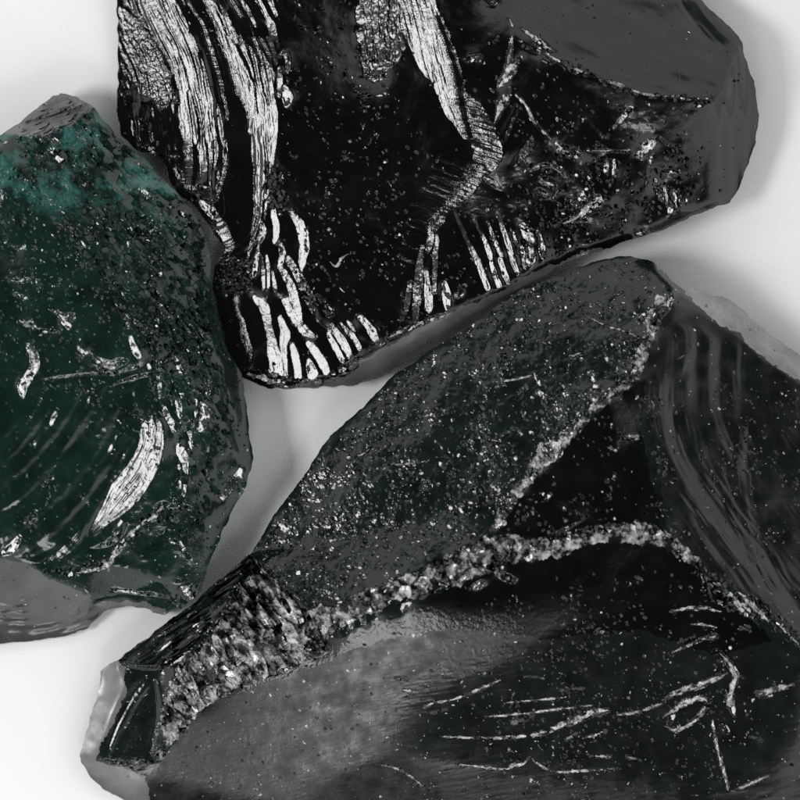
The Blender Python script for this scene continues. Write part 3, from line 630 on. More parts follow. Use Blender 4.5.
for pts in ([(132, 338, 2), (136, 350, 4), (141, 356, 4)], [(60, 314, 3), (68, 318, 8), (74, 314, 4)], [(66, 322, 5), (70, 326, 4)], [(28, 325, 4), (32, 324, 5)], [(44, 331, 4), (48, 331, 4)], [(54, 332, 3), (58, 331, 3)],
            [(32, 348, 5), (36, 356, 7), (36, 368, 6), (30, 376, 6)], [(30, 378, 6), (24, 384, 8), (24, 395, 3)], [(9, 243, 1.5), (18, 249, 2.4)], [(12, 281, 4), (22, 282, 4), (30, 280, 3)], [(18, 294, 4), (22, 297, 4)], [(46, 379, 1), (80, 375, 1.8), (112, 374, 1.8), (140, 366, 2)], [(112, 386, 1), (130, 379, 2), (152, 374, 2.4), (166, 372, 1.4)],
            [(92, 352, 1.4), (100, 360, 5), (112, 366, 9), (122, 362, 7), (127, 361, 4)], [(102, 368, 5), (110, 373, 5)], 
            [(165, 408, 2), (170, 420, 4), (176, 428, 6)], [(158, 360, 1.4), (160, 380, 2), (161, 398, 1.4)], [(172, 354, 1.6), (178, 362, 3), (181, 372, 3)], [(198, 396, 4), (199, 404, 4)], [(204, 406, 4), (206, 414, 8), (201, 428, 6)], [(192, 424, 6), (188, 434, 8), (184, 448, 13), (184, 458, 9)], [(186, 458, 3), (186, 474, 4), (184, 496, 1.4)], [(179, 402, 4), (181, 416, 3)],
            [(210, 380, 3), (208, 392, 5)], [(81, 531, 1.2), (72, 543, 3.6), (58, 554, 3.6), (44, 563, 1.2)], [(126, 524, 4), (118, 536, 6), (106, 544, 4), (92, 548, 1)], [(157, 507, 3), (163, 503, 5), (168, 505, 5)], [(172, 506, 3), (184, 505, 3), (190, 508, 3)],
            [(132, 238, 1.4), (124, 255, 2), (121, 270, 1.6)], [(140, 190, 3), (146, 196, 6), (152, 202, 3)], [(148, 232, 5), (156, 222, 6), (160, 216, 4)], [(44, 140, 3), (48, 141, 5)], [(82, 134, 1.6), (88, 130, 2.2), (92, 134, 1.4)],
            [(110, 590, 2), (124, 591, 3), (136, 594, 2)], [(138, 594, 3), (150, 595, 3), (166, 598, 1.6)], [(222, 498, 3), (232, 484, 5), (241, 470, 3)], [(240, 478, 4), (244, 488, 6)], [(4, 553, 5), (12, 548, 9), (18, 540, 5)], [(118, 420, 1), (124, 424, 1.2), (140, 432, 1)], [(122, 408, 1), (136, 416, 1.2), (148, 422, 1)], [(128, 400, 1), (142, 410, 1.2), (150, 416, 1)]):
    s.stroke(pts, ln=7, jit=0.10)
for off, w0 in ((-8, 7.5), (0, 7.5), (8, 7)):
    s.stroke([(153 + off * 0.9, 424 - off * .2, w0 * .6), (152 + off, 446, w0), (141 + off * 1.1, 472 + off * .5, w0), (124 + off * .9, 494 + off * .9, w0), (107 + off * .4, 514 + off * .6, w0 * .55), (90, 534, 1.5)], ln=9, jit=0.11, rag=0.25, tilt=(0.37, -0.05))
s.area([(14, 536), (34, 504), (50, 474), (58, 480), (44, 510), (26, 540)], (3, 3), 0, jit=0.25, act=0.35, warp=4)
s.area([(170, 500), (190, 508), (150, 528), (128, 546), (112, 566), (80, 576), (38, 574), (40, 567), (76, 568), (100, 562), (118, 540), (140, 520)], (5, 3.5), -0.7, jit=0.3, act=0.55, zoff=0.6, warp=3)
s.area([(170, 600), (178, 586), (196, 580), (200, 594), (180, 610)], (5, 4), 0.3, jit=0.3, act=0.75, zoff=0.6, warp=2)
s.area([(150, 362), (205, 372), (206, 400), (170, 402), (150, 385)], (4, 3), 0.3, jit=0.4, act=0.18, warp=4)
s.area([(0, 148), (30, 176), (62, 210), (84, 244), (96, 278), (108, 300), (98, 300), (80, 258), (52, 218), (20, 184), (0, 168)], (4, 3), 0.8, jit=0.35, act=0.35, warp=3)
s.area([(96, 262), (120, 282), (140, 300), (136, 304), (112, 288)], (6, 2), 0.6, jit=0.3, act=0.3, warp=3)
s.area([(126, 216), (168, 216), (170, 240), (130, 246)], (4, 2.5), -0.2, jit=0.35, act=0.35, warp=4)
s.area([(20, 145), (90, 115), (150, 168), (200, 225), (208, 300), (214, 350), (150, 352), (110, 300), (84, 246), (40, 190)], (9, 5), 0.7, tilt=(0.12, 0.06), jit=0.16, act=0.55, warp=4, zoff=0.5, override=0.8)
s.area([(110, 300), (214, 330), (232, 420), (220, 490), (190, 560), (150, 520), (180, 470), (170, 400)], (8, 5), 1.2, tilt=(0.1, 0.0), jit=0.18, act=0.4, warp=4, zoff=0.5, override=0.8)
s.specks([(0, 140), (90, 110), (200, 220), (215, 370), (240, 470), (200, 590), (140, 420), (20, 380), (0, 380)], 1500, (0.7, 1.6), jit=0.34, clump=0.6)
s.specks([(150, 300), (215, 310), (220, 400), (150, 400)], 260, (0.7, 1.8), jit=0.3)
s.specks(full2, 900, (0.7, 1.3), jit=0.34)
s.swell([(190, 250, 8), (198, 300, 12), (212, 360, 12), (226, 420, 12), (240, 462, 8)], 0.3, 8)
# smooth grey facet at the foot with feather lines and its lip
s.undulate([(-60, 556), (0, 558), (50, 582), (90, 600), (86, 634), (0, 650), (-60, 650)], 1.6, 14, 71, ang=-0.45, stretch=4)
s.ripple([(-60, 600), (0, 604), (60, 600), (90, 606), (86, 632), (20, 648), (-60, 650)], [(-60, 610), (20, 622), (90, 600)], 8, 0.5, 73, jit=0.9)
s.swell([(-10, 616, 5), (20, 606, 6), (46, 594, 5)], 0.55, 4); s.swell([(-10, 626, 8), (30, 628, 10), (64, 624, 8), (86, 616, 6)], 0.4, 4)
s.swell([(92, 628, 6), (104, 618, 8), (124, 612, 8), (146, 613, 5)], 0.35, 4)
glint2 = [[(32, 348, 4), (36, 356, 6), (36, 368, 5), (30, 376, 5)], [(30, 378, 5), (24, 384, 7), (24, 395, 3)], [(92, 353, 1.4), (100, 360, 5), (112, 366, 9), (122, 362, 6), (127, 361, 3)], [(60, 315, 3), (67, 318, 6), (72, 315, 3)], [(12, 281, 3), (22, 282, 3), (30, 280, 2.4)], [(20, 295, 4), (22, 297, 3)], [(136, 350, 3), (141, 357, 3)], [(170, 505, 5), (155, 516, 5), (140, 526, 4), (126, 540, 5), (110, 561, 6), (98, 569, 4), (76, 573, 3)], [(5, 553, 4), (12, 548, 7), (17, 541, 4)], [(190, 600, 6), (186, 590, 7), (192, 584, 4)], [(112, 590, 2), (136, 594, 2), (164, 598, 1.6)]]
foot = [(-150, 552), (0, 557), (26, 563), (52, 581), (88, 595), (94, 604), (101, 612), (86, 634), (20, 650), (-150, 660)]
lip = [(101, 612), (94, 604), (112, 602), (142, 604), (164, 612), (166, 622), (142, 616), (120, 614), (104, 618), (88, 636), (84, 630)]
tip = [(10, 134), (40, 136), (74, 124), (92, 107), (78, 90), (58, 86), (40, 94), (14, 118), (0, 130)]
teal = [(18, 140), (40, 136), (74, 124), (92, 107), (112, 120), (150, 160), (176, 186), (168, 212), (140, 206), (112, 196), (70, 190), (50, 196), (44, 160)]
green_low = [(-150, 398), (20, 388), (110, 378), (146, 372), (160, 420), (120, 525), (60, 562), (-150, 552)]
edge_strip = [(206, 230), (216, 300), (222, 350), (232, 410), (240, 462), (228, 500), (206, 560), (220, 570), (262, 490), (262, 440), (248, 370), (226, 320), (214, 240)]
s.finish()
r = s.build('green_glass_chunk', 'dark bottle green stone with teal patches and a pointed tip, partly cropped by the frame', 'stone', GROUP,
    [('teal_face', teal, 'body', 'face with glowing teal patches'), ('hollow_face', green_low, 'greenb', 'curved hollow green face with a white streaked band'), ('thin_edge', edge_strip, 'greenb', 'thin translucent green edge'),
     ('tip_facet', tip, 'grey', 'pale grey facet at the pointed tip'), ('foot_facet', foot, 'foot', 'smooth grey facet along the lower edge'), ('lip', lip, 'grey', 'thin grey lip'), ('painted_glint', glint2, 'glint', None)],
    {'body': GREEN, 'teal': TEAL, 'greenb': GREENB, 'glint': GLINT, 'grey': TIPG, 'foot': GREY, 'side': GREENB}, 54, 12)

# ================================================================== STONE 3: black-green, lower right
o3 = [(251, 552, 80), (274, 515, 84), (306, 472, 88), (330, 436, 88), (362, 408, 90), (398, 372, 90), (438, 346, 90), (486, 315, 88), (503, 300, 86), (524, 288, 84), (545, 279, 82), (570, 269, 80), (594, 261, 78), (612, 257, 76), (631, 256, 74), (654, 261, 66),
      (669, 273, 50), (695, 289, 40), (712, 294, 34), (722, 295, 32), (738, 303, 30), (755, 318, 28), (777, 337, 26), (800, 352, 26), (850, 400, 26), (900, 520, 30), (900, 760, 30), (820, 880, 30), (500, 900, 60), (250, 880, 50), (140, 815, 40),
      (105, 796, 26), (86, 779, 26), (76, 759, 28), (80, 745, 28), (85, 731, 26), (90, 712, 24), (96, 694, 22), (99, 674, 24), (108, 666, 28), (117, 661, 34), (136, 646, 36), (157, 630, 38), (187, 608, 42), (222, 579, 50)]
back3 = [(654, 268, 100), (680, 290, 100), (702, 309, 106), (740, 334, 102), (770, 360, 98), (800, 379, 95), (860, 430, 90)]
r3 = [(654, 268, 100), (664, 300, 116), (654, 320, 122), (646, 340, 125), (636, 368, 128), (604, 400, 131), (576, 424, 133), (550, 450, 135), (520, 486, 138), (498, 522, 140), (488, 548, 141)]
b3 = [(312, 618, 130), (352, 602, 136), (400, 580, 140), (450, 560, 142), (488, 548, 141), (540, 540, 139), (590, 528, 135), (640, 526, 131), (668, 538, 127), (694, 562, 122), (724, 584, 117), (752, 602, 112), (780, 624, 106), (812, 650, 100), (890, 680, 80)]
lo3 = [(142, 778, 66), (168, 748, 76), (204, 708, 88), (258, 682, 104), (312, 664, 114), (352, 646, 120), (400, 632, 126), (450, 627, 130), (520, 620, 131), (580, 616, 129), (640, 622, 124)]
wd3 = [(252, 570, 100), (312, 618, 130)]
st3 = [(118, 667, 56), (140, 668, 64), (166, 668, 74), (192, 648, 82), (222, 612, 92), (252, 570, 100)]
sc3 = [(166, 668, 74), (156, 690, 64), (156, 740, 66), (142, 778, 66)]
tp3 = [(118, 667, 56), (122, 696, 50), (112, 722, 48), (100, 742, 46), (92, 764, 44), (116, 768, 52), (142, 778, 66)]
in3 = back3 + r3[1:] + [p for p in b3 if p != (488, 548, 141)] + lo3 + [wd3[0]] + st3[:-1] + sc3[1:-1] + tp3[1:-1] + \
    [(135, 735, 50), (380, 480, 112), (330, 540, 104), (470, 400, 114), (560, 340, 112), (430, 520, 122), (620, 460, 128), (600, 500, 130), (700, 450, 112), (740, 420, 101), (760, 500, 97), (720, 520, 108), (650, 420, 118), (800, 560, 84),
     (300, 740, 90), (400, 720, 106), (500, 720, 120), (600, 700, 121), (700, 690, 113), (720, 640, 113), (780, 700, 98), (300, 820, 66), (500, 820, 100), (700, 820, 94)]
o3, in3, back3, r3, b3, lo3, wd3, st3, sc3, tp3 = [low(q, 80, 48) for q in (o3, in3, back3, r3, b3, lo3, wd3, st3, sc3, tp3)]
A3 = Stone(o3, in3, [back3, r3, b3, lo3, wd3, st3, sc3, tp3], 3.5, 37)
s = A3
full3 = [(p[0], p[1]) for p in o3]
s.undulate(full3, 3.5, 60, 23)
upper3 = [(255, 560), (306, 474), (364, 410), (440, 348), (520, 292), (630, 260), (656, 300), (636, 366), (560, 440), (490, 530), (400, 575), (312, 612)]
s.undulate(upper3, 1.3, 14, 27); s.undulate(upper3, 0.5, 6, 28)
low3 = [(150, 770), (260, 682), (352, 648), (450, 628), (560, 618), (700, 640), (860, 700), (860, 870), (250, 870)]
s.undulate([(400, 660), (560, 640), (730, 620), (860, 660), (860, 870), (480, 870), (400, 740)], 1.3, 16, 29, ang=-0.12, stretch=3)
s.undulate(low3, 0.3, 9, 30, ang=-0.2, stretch=4)
s.paint([(160, 766), (260, 684), (352, 646), (425, 632), (540, 628), (510, 652), (430, 684), (390, 730), (330, 770), (250, 840), (160, 840)], (0.11, -0.385), 4, soft=20)
s.paint([(440, 690), (560, 650), (720, 640), (780, 690), (760, 760), (470, 762), (420, 740)], (0.03, -0.08), 4, soft=18)
s.paint([(330, 790), (470, 776), (690, 776), (680, 860), (330, 860)], (0.12, -0.20), 4, soft=14)
# crushed ridge and wedge
band_poly = [(308, 610), (350, 598), (400, 577), (450, 557), (486, 537), (512, 536), (545, 539), (553, 545), (520, 559), (480, 573), (430, 592), (390, 603), (345, 624), (318, 644), (304, 632)]
wedge_poly = [(250, 556), (268, 572), (300, 606), (318, 620), (330, 650), (290, 668), (250, 684), (205, 706), (170, 748), (158, 740), (164, 700), (176, 670), (206, 640), (226, 606)]
s.undulate(band_poly, 2.0, 22, 91); s.undulate(wedge_poly, 6.0, 24, 92, ang=1.0, stretch=2.0)
s.area(band_poly, (18, 11), -1.0, tilt=(0.30, -0.08), jit=0.22, act=0.95, zoff=2.2, warp=3)
s.area(band_poly, (9, 6), 0.6, tilt=(0.40, -0.05), jit=0.13, act=0.4, zoff=0.8, warp=3)
s.area(band_poly, (4.5, 3.5), 0, tilt=(0.36, -0.08), jit=0.2, act=0.1, zoff=0.3, warp=4)
s.area(wedge_poly, (34, 7), 1.0, tilt=(0.26, -0.1), jit=0.22, act=0.95, zoff=2.4, warp=3)
s.area(wedge_poly, (9, 6), 0.4, tilt=(0.34, -0.08), jit=0.22, act=0.45, zoff=1.2, warp=3)
s.area(wedge_poly, (4.5, 3.5), 0.4, tilt=(0.36, -0.06), jit=0.2, act=0.1, zoff=0.3, warp=4)
for pts in ([(320, 616, 6), (332, 628, 11), (340, 636, 6)], [(342, 604, 5), (348, 614, 6), (352, 626, 5)], [(356, 598, 5), (361, 612, 5), (364, 622, 4)], [(370, 594, 4), (374, 606, 5), (378, 614, 3)], [(188, 688, 6), (198, 698, 12), (206, 700, 8)], [(178, 672, 5), (186, 676, 9), (192, 682, 5)], [(190, 658, 8), (196, 660, 10)], [(206, 630, 6), (214, 634, 6)], [(262, 660, 5), (274, 652, 8), (288, 644, 6)], [(232, 664, 4), (244, 654, 6)],
            [(300, 656, 5), (312, 646, 9), (322, 640, 6)], [(476, 586, 6), (482, 582, 7)], [(500, 572, 7), (512, 580, 8)], [(510, 540, 7), (522, 548, 8), (528, 556, 6)], [(545, 543, 8), (552, 546, 10)], [(404, 608, 6), (408, 598, 7)], [(446, 560, 4), (462, 548, 3), (470, 544, 2)]):
    s.stroke(pts, ln=8, jit=0.15)
s.area([(250, 556), (262, 566), (286, 592), (300, 610), (282, 624), (260, 634), (240, 620), (228, 604)], (24, 5), 1.05, tilt=(0.24, -0.1), jit=0.22, act=0.85, zoff=1.5, warp=2)
# fine crumbled ridges
s.stroke([(668, 300, 10), (656, 318, 9), (648, 336, 10), (640, 352, 11), (634, 372, 10), (618, 388, 9), (600, 402, 7), (586, 414, 8), (572, 428, 8), (558, 442, 12), (548, 454, 14), (540, 462, 10), (526, 480, 7), (514, 494, 9), (504, 512, 9), (496, 524, 6)], ln=4.6, lanes=2.2, jit=0.2, act=0.85, zoff=0.5, tilt=(0.38, -0.05))
s.stroke([(540, 545, 12), (560, 538, 9), (590, 530, 8), (622, 527, 8), (648, 529, 10), (664, 536, 9), (676, 546, 6), (694, 562, 6), (708, 574, 6)], ln=4.6, lanes=1.8, jit=0.2, act=0.85, zoff=0.5, tilt=(0.38, -0.05))
s.stroke([(560, 446, 4), (590, 416, 4), (604, 402, 3)], ln=9, jit=0.1); s.stroke([(520, 552, 3), (552, 535, 4), (580, 520, 2)], ln=9, jit=0.1, act=0.7)
for pts in ([(666, 298, 8), (658, 312, 9), (652, 322, 6)], [(648, 332, 7), (642, 346, 9), (638, 356, 6)], [(636, 364, 6), (630, 376, 8), (620, 386, 6)], [(610, 392, 5), (600, 402, 6), (590, 410, 5)], [(582, 418, 6), (572, 428, 7), (564, 436, 6)], [(560, 440, 9), (552, 450, 13), (544, 458, 9)], [(532, 472, 6), (524, 484, 7)], [(514, 494, 7), (508, 504, 6)], [(502, 514, 7), (496, 524, 6)]):
    s.stroke(pts, jit=0.2, rag=0.6)
s.area([(700, 568), (722, 578), (746, 592), (770, 612), (764, 622), (740, 612), (716, 604), (702, 590)], (5, 4), 0.6, jit=0.32, act=0.7, zoff=0.7, warp=4)
s.area([(745, 590), (775, 612), (800, 636), (830, 660), (826, 664), (796, 648), (766, 626)], (4, 3), 0.7, jit=0.32, act=0.5, zoff=0.5, warp=3)
for pts in ([(588, 317, 1.2), (606, 326, 2), (622, 331, 2), (642, 339, 1.4)], [(496, 382, 1.2), (518, 379, 2.2), (536, 374, 2.6)], [(534, 374, 5), (538, 384, 5)], [(496, 388, 2.4), (503, 383, 4)], [(572, 356, 5), (580, 353, 8)], [(590, 374, 6), (593, 380, 5)], [(594, 386, 6), (599, 390, 4)], [(628, 436, 8), (635, 437, 9)], [(538, 392, 6), (545, 398, 6)], [(556, 402, 2), (557, 412, 3)], [(638, 322, 4), (642, 316, 6), (646, 312, 4)], [(650, 312, 4), (656, 306, 8), (664, 302, 8)], [(648, 330, 5), (654, 320, 5)],
            [(608, 448, 3), (615, 450, 4)], [(502, 436, 3), (508, 432, 4)], [(492, 440, 3), (498, 441, 4)], [(519, 432, 4), (521, 434, 4)], [(530, 434, 6), (533, 437, 5)], [(559, 284, 2), (570, 287, 3)], [(636, 398, 5), (638, 406, 4)], [(470, 396, 3), (476, 402, 3)], [(610, 300, 2), (622, 292, 3)], [(545, 500, 3), (550, 494, 4)], [(660, 400, 4), (662, 405, 3)],
            [(350, 460, 1.4), (366, 452, 3), (374, 442, 3)], [(376, 452, 3), (382, 446, 3)], [(384, 464, 2), (408, 464, 2.4), (430, 460, 1.6)], [(250, 540, 3), (262, 528, 4), (272, 518, 2)],
            [(671, 611, 2.6), (686, 608, 4), (704, 608, 4), (720, 611, 2.4)], [(689, 624, 1.6), (702, 624, 2.4), (716, 627, 1.6)], [(672, 652, 2), (690, 644, 2.4), (704, 638, 4), (714, 636, 7)], [(678, 642, 1.6), (694, 636, 2)], [(662, 700, 2), (678, 692, 6), (700, 684, 7), (716, 678, 4), (726, 673, 2)], [(664, 716, 2.4), (676, 708, 6), (690, 700, 8), (704, 699, 8), (708, 704, 4)], [(708, 702, 5), (700, 714, 5), (690, 724, 4), (676, 730, 3), (666, 726, 2)], [(668, 724, 4), (672, 716, 5)],
            [(438, 737, 2), (470, 738, 2), (500, 738, 3), (528, 736, 4), (556, 728, 6), (580, 718, 7), (598, 712, 8), (608, 710, 4)], [(612, 715, 2), (632, 713, 4), (652, 707, 3), (664, 702, 2)], [(486, 717, 2), (520, 714, 3), (552, 710, 3), (592, 705, 2.4)], [(504, 703, 1.4), (536, 700, 2.4), (566, 697, 1.6)], [(456, 765, 1.4), (484, 768, 2.2), (506, 770, 2), (513, 766, 5), (524, 764, 2.4), (530, 758, 2.4), (538, 764, 2.4), (554, 772, 2.4), (586, 771, 2.6), (620, 768, 1.4)],
            [(424, 708, 4), (434, 703, 3), (452, 700, 2), (468, 694, 3), (484, 687, 4), (500, 680, 2)], [(432, 713, 4), (446, 710, 3)], [(500, 720, 3), (516, 722, 5), (532, 716, 4)], [(524, 676, 3), (544, 678, 2)], [(376, 766, 1.4), (396, 770, 3), (410, 778, 3), (428, 792, 2)], [(400, 782, 2), (430, 790, 3)], [(584, 738, 3), (600, 734, 4), (606, 730, 4)], [(590, 756, 2), (610, 757, 4)], [(628, 757, 5), (640, 760, 3)], [(560, 690, 3), (584, 688, 3)], [(396, 678, 5), (404, 680, 7)], [(404, 690, 4), (414, 692, 5)], [(566, 740, 3), (576, 734, 4)],
            [(716, 650, 5), (728, 662, 6), (735, 676, 7), (730, 690, 7), (730, 704, 8), (734, 714, 4)], [(758, 694, 8), (772, 690, 9), (792, 684, 4)], [(712, 720, 2.4), (716, 744, 4), (722, 766, 4), (728, 790, 4)], [(740, 628, 5), (748, 626, 4)], [(732, 792, 4), (750, 784, 4), (768, 776, 4)], [(750, 736, 3), (760, 740, 4)], [(722, 726, 8), (726, 730, 6)], [(598, 630, 5), (606, 634, 5)], [(636, 576, 4), (640, 578, 4)]):
    s.stroke(pts, ln=6, jit=0.13, lanes=1.2, act=0.9)
s.specks(upper3, 3600, (0.8, 2.6), jit=0.2, clump=0.75)
s.specks([(490, 270), (640, 262), (660, 300), (600, 400), (480, 420), (420, 380)], 500, (0.7, 2.0), jit=0.34, clump=0.5)
s.specks([(640, 380), (660, 380), (690, 540), (560, 530), (500, 530), (560, 450)], 260, (0.8, 2.0), jit=0.3, clump=0.4)
s.specks([(720, 360), (800, 400), (830, 600), (760, 560), (700, 460)], 220, (0.8, 1.6), jit=0.3, clump=0.5)
s.specks([(150, 770), (260, 690), (400, 690), (560, 680), (640, 720), (640, 830), (200, 830)], 160, (0.6, 1.3), jit=0.34, clump=0.7)
s.specks([(480, 600), (700, 560), (740, 640), (720, 820), (480, 820)], 700, (0.7, 1.8), jit=0.34, clump=0.6)
s.specks(full3, 700, (0.8, 1.6), jit=0.24)
s.specks([(252, 552), (306, 470), (400, 372), (520, 292), (530, 300), (406, 382), (316, 478), (262, 560)], 500, (0.8, 2.2), jit=0.34)
hol = [(668, 320), (740, 345), (800, 390), (860, 450), (860, 660), (800, 620), (720, 545), (680, 480), (664, 400)]
s.late(s.ripple, hol, [(664, 340), (664, 420), (690, 490), (740, 555), (800, 630), (840, 680)], 7, 0.10, 48, jit=1.0)
# grey flow ribs of the right hollow
s.ripple([(668, 320), (740, 345), (800, 390), (860, 450), (860, 660), (800, 620), (720, 545), (680, 480), (664, 400)], [(664, 340), (664, 420), (690, 490), (740, 555), (800, 630), (840, 680)], 27, 0.85, 47, jit=0.45)
for pts in ([(668, 372, 10), (666, 390, 14), (668, 420, 16), (678, 455, 16), (692, 480, 18), (710, 505, 22), (730, 535, 22), (750, 560, 20), (770, 590, 18), (795, 622, 16), (830, 660, 14)], [(720, 462, 5), (732, 496, 8), (744, 528, 10), (752, 548, 8)],
            [(752, 405, 5), (746, 440, 9), (745, 480, 10), (752, 520, 11), (765, 560, 11), (785, 595, 12), (815, 630, 10)], [(688, 512, 6), (704, 540, 9), (726, 568, 6)], [(675, 350, 5), (690, 352, 8), (678, 380, 6)]):
    s.swell([(a, b, c * 1.7) for a, b, c in pts], 0.31, 5)
# left tip with its scallop, and the striated dark strip
s.late(s.ripple, [(155, 680), (158, 740), (140, 772), (100, 766), (112, 724), (126, 700)], [(150, 676), (128, 712), (104, 768)], 10, 0.3, 41)
s.paint([(128, 690), (152, 680), (154, 750), (136, 768), (106, 764), (114, 726)], (-0.04, -0.16), 1, soft=4)
s.late(s.swell, [(150, 676, 8), (132, 700, 9), (116, 730, 8), (104, 762, 6)], -0.5, 3)
s.late(s.swell, [(152, 690, 5), (142, 704, 7), (126, 736, 7), (116, 762, 5)], -0.45, 4)
s.late(s.swell, [(158, 690, 5), (156, 720, 7), (150, 752, 6)], -0.5, 6)
s.stroke([(154, 684, 2), (157, 712, 3), (156, 738, 4), (150, 756, 3)], jit=0.15)
s.area([(118, 662), (250, 556), (252, 570), (192, 648), (166, 668)], (40, 2.4), -0.62, tilt=(0.1, 0.3), jit=0.14, act=0.8, warp=1)
s.stroke([(104, 764, 3), (120, 766, 3), (140, 766, 3), (158, 764, 3)], ln=3, jit=0.3, act=0.7); s.stroke([(118, 665, 2.4), (140, 669, 3), (164, 668, 4)], ln=3, jit=0.25, act=0.8); s.stroke([(164, 668, 3), (176, 660, 4), (190, 648, 3), (192, 642, 4)], ln=4, jit=0.2)
s.area([(146, 768), (158, 752), (168, 736), (178, 726), (184, 734), (166, 756)], (3.5, 3), 0, jit=0.3, act=0.8, zoff=0.6, warp=2)
backf = [(654, 262), (664, 272), (702, 311), (740, 336), (770, 362), (800, 381), (870, 440), (900, 420), (800, 340), (722, 285), (690, 275)]
hollow = [(664, 300), (702, 312), (740, 337), (770, 363), (800, 382), (870, 450), (880, 690), (812, 652), (780, 626), (752, 604), (694, 562), (668, 538), (652, 440), (640, 372)]
crest = [(670, 296), (662, 320), (650, 350), (638, 378), (606, 403), (588, 415), (570, 436), (556, 456), (532, 478), (512, 502), (500, 526), (494, 526), (504, 502), (526, 474), (536, 446), (562, 434), (590, 409), (626, 378), (638, 350), (645, 322), (656, 296)]
streaked = [(425, 668), (470, 650), (560, 636), (640, 630), (720, 655), (770, 640), (880, 690), (880, 830), (690, 806), (640, 782), (520, 776), (430, 764), (380, 740), (395, 690)]
glint3 = [[(671, 611, 2.6), (686, 608, 4), (704, 608, 4), (720, 611, 2.4)], [(689, 624, 1.6), (702, 624, 2.4), (716, 627, 1.6)], [(672, 652, 2), (690, 644, 2.4), (704, 638, 4), (714, 636, 7)], [(662, 700, 2), (678, 692, 6), (700, 684, 7), (716, 678, 4), (726, 673, 2)],
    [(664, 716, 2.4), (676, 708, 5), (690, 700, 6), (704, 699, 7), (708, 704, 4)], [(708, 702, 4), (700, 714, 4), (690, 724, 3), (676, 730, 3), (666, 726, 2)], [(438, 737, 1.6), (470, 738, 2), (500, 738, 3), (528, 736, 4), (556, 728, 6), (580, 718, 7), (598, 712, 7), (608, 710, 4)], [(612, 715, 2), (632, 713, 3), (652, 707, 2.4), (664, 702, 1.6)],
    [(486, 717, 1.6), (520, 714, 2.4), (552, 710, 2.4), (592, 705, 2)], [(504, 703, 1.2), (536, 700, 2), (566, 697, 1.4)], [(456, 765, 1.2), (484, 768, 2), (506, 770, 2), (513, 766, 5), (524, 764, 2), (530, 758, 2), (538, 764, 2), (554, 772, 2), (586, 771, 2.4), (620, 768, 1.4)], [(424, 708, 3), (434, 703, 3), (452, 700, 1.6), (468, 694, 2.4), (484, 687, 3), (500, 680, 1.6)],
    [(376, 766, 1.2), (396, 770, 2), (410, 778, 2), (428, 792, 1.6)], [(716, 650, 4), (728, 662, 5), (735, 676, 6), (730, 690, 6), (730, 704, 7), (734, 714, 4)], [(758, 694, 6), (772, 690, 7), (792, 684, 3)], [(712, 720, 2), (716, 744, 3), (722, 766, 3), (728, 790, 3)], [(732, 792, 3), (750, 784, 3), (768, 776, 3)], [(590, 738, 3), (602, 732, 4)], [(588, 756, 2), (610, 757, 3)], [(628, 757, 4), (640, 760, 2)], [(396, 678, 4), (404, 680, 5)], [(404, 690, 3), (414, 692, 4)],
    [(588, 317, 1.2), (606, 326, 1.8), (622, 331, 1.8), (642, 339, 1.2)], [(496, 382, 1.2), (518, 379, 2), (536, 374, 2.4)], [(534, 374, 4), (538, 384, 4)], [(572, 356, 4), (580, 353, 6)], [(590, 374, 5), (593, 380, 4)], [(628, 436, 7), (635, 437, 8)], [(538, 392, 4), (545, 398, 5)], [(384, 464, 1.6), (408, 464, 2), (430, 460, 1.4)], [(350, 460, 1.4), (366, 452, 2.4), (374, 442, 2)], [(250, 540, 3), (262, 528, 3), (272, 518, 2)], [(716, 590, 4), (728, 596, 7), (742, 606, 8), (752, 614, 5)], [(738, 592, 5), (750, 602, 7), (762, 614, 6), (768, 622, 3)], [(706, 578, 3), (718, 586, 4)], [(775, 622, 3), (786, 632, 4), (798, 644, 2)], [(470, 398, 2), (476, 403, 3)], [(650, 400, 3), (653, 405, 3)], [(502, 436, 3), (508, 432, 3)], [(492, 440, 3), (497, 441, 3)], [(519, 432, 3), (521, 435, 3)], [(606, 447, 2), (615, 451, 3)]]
tri = [(644, 378), (642, 440), (662, 530), (690, 560), (735, 600), (770, 640), (720, 660), (640, 650), (560, 640), (470, 628), (400, 634), (420, 600), (480, 575), (540, 540), (500, 530), (520, 486), (560, 448), (610, 402)]
crust = band_poly[:7] + [(560, 540), (640, 520), (668, 532), (700, 560), (690, 566), (660, 544), (600, 540), (545, 560)] + band_poly[8:]
lower = [(146, 778), (168, 750), (204, 711), (258, 685), (312, 667), (352, 649), (400, 635), (450, 630), (520, 623), (580, 619), (640, 625), (720, 660), (860, 700), (870, 910), (200, 910), (120, 800)]
tipf = [(114, 655), (124, 666), (124, 696), (112, 724), (98, 748), (94, 764), (116, 770), (144, 780), (150, 820), (100, 815), (66, 765), (80, 700), (92, 665)]
strip = [(114, 656), (252, 548), (256, 570), (222, 614), (192, 650), (166, 669), (140, 669), (120, 667)]
s.finish()
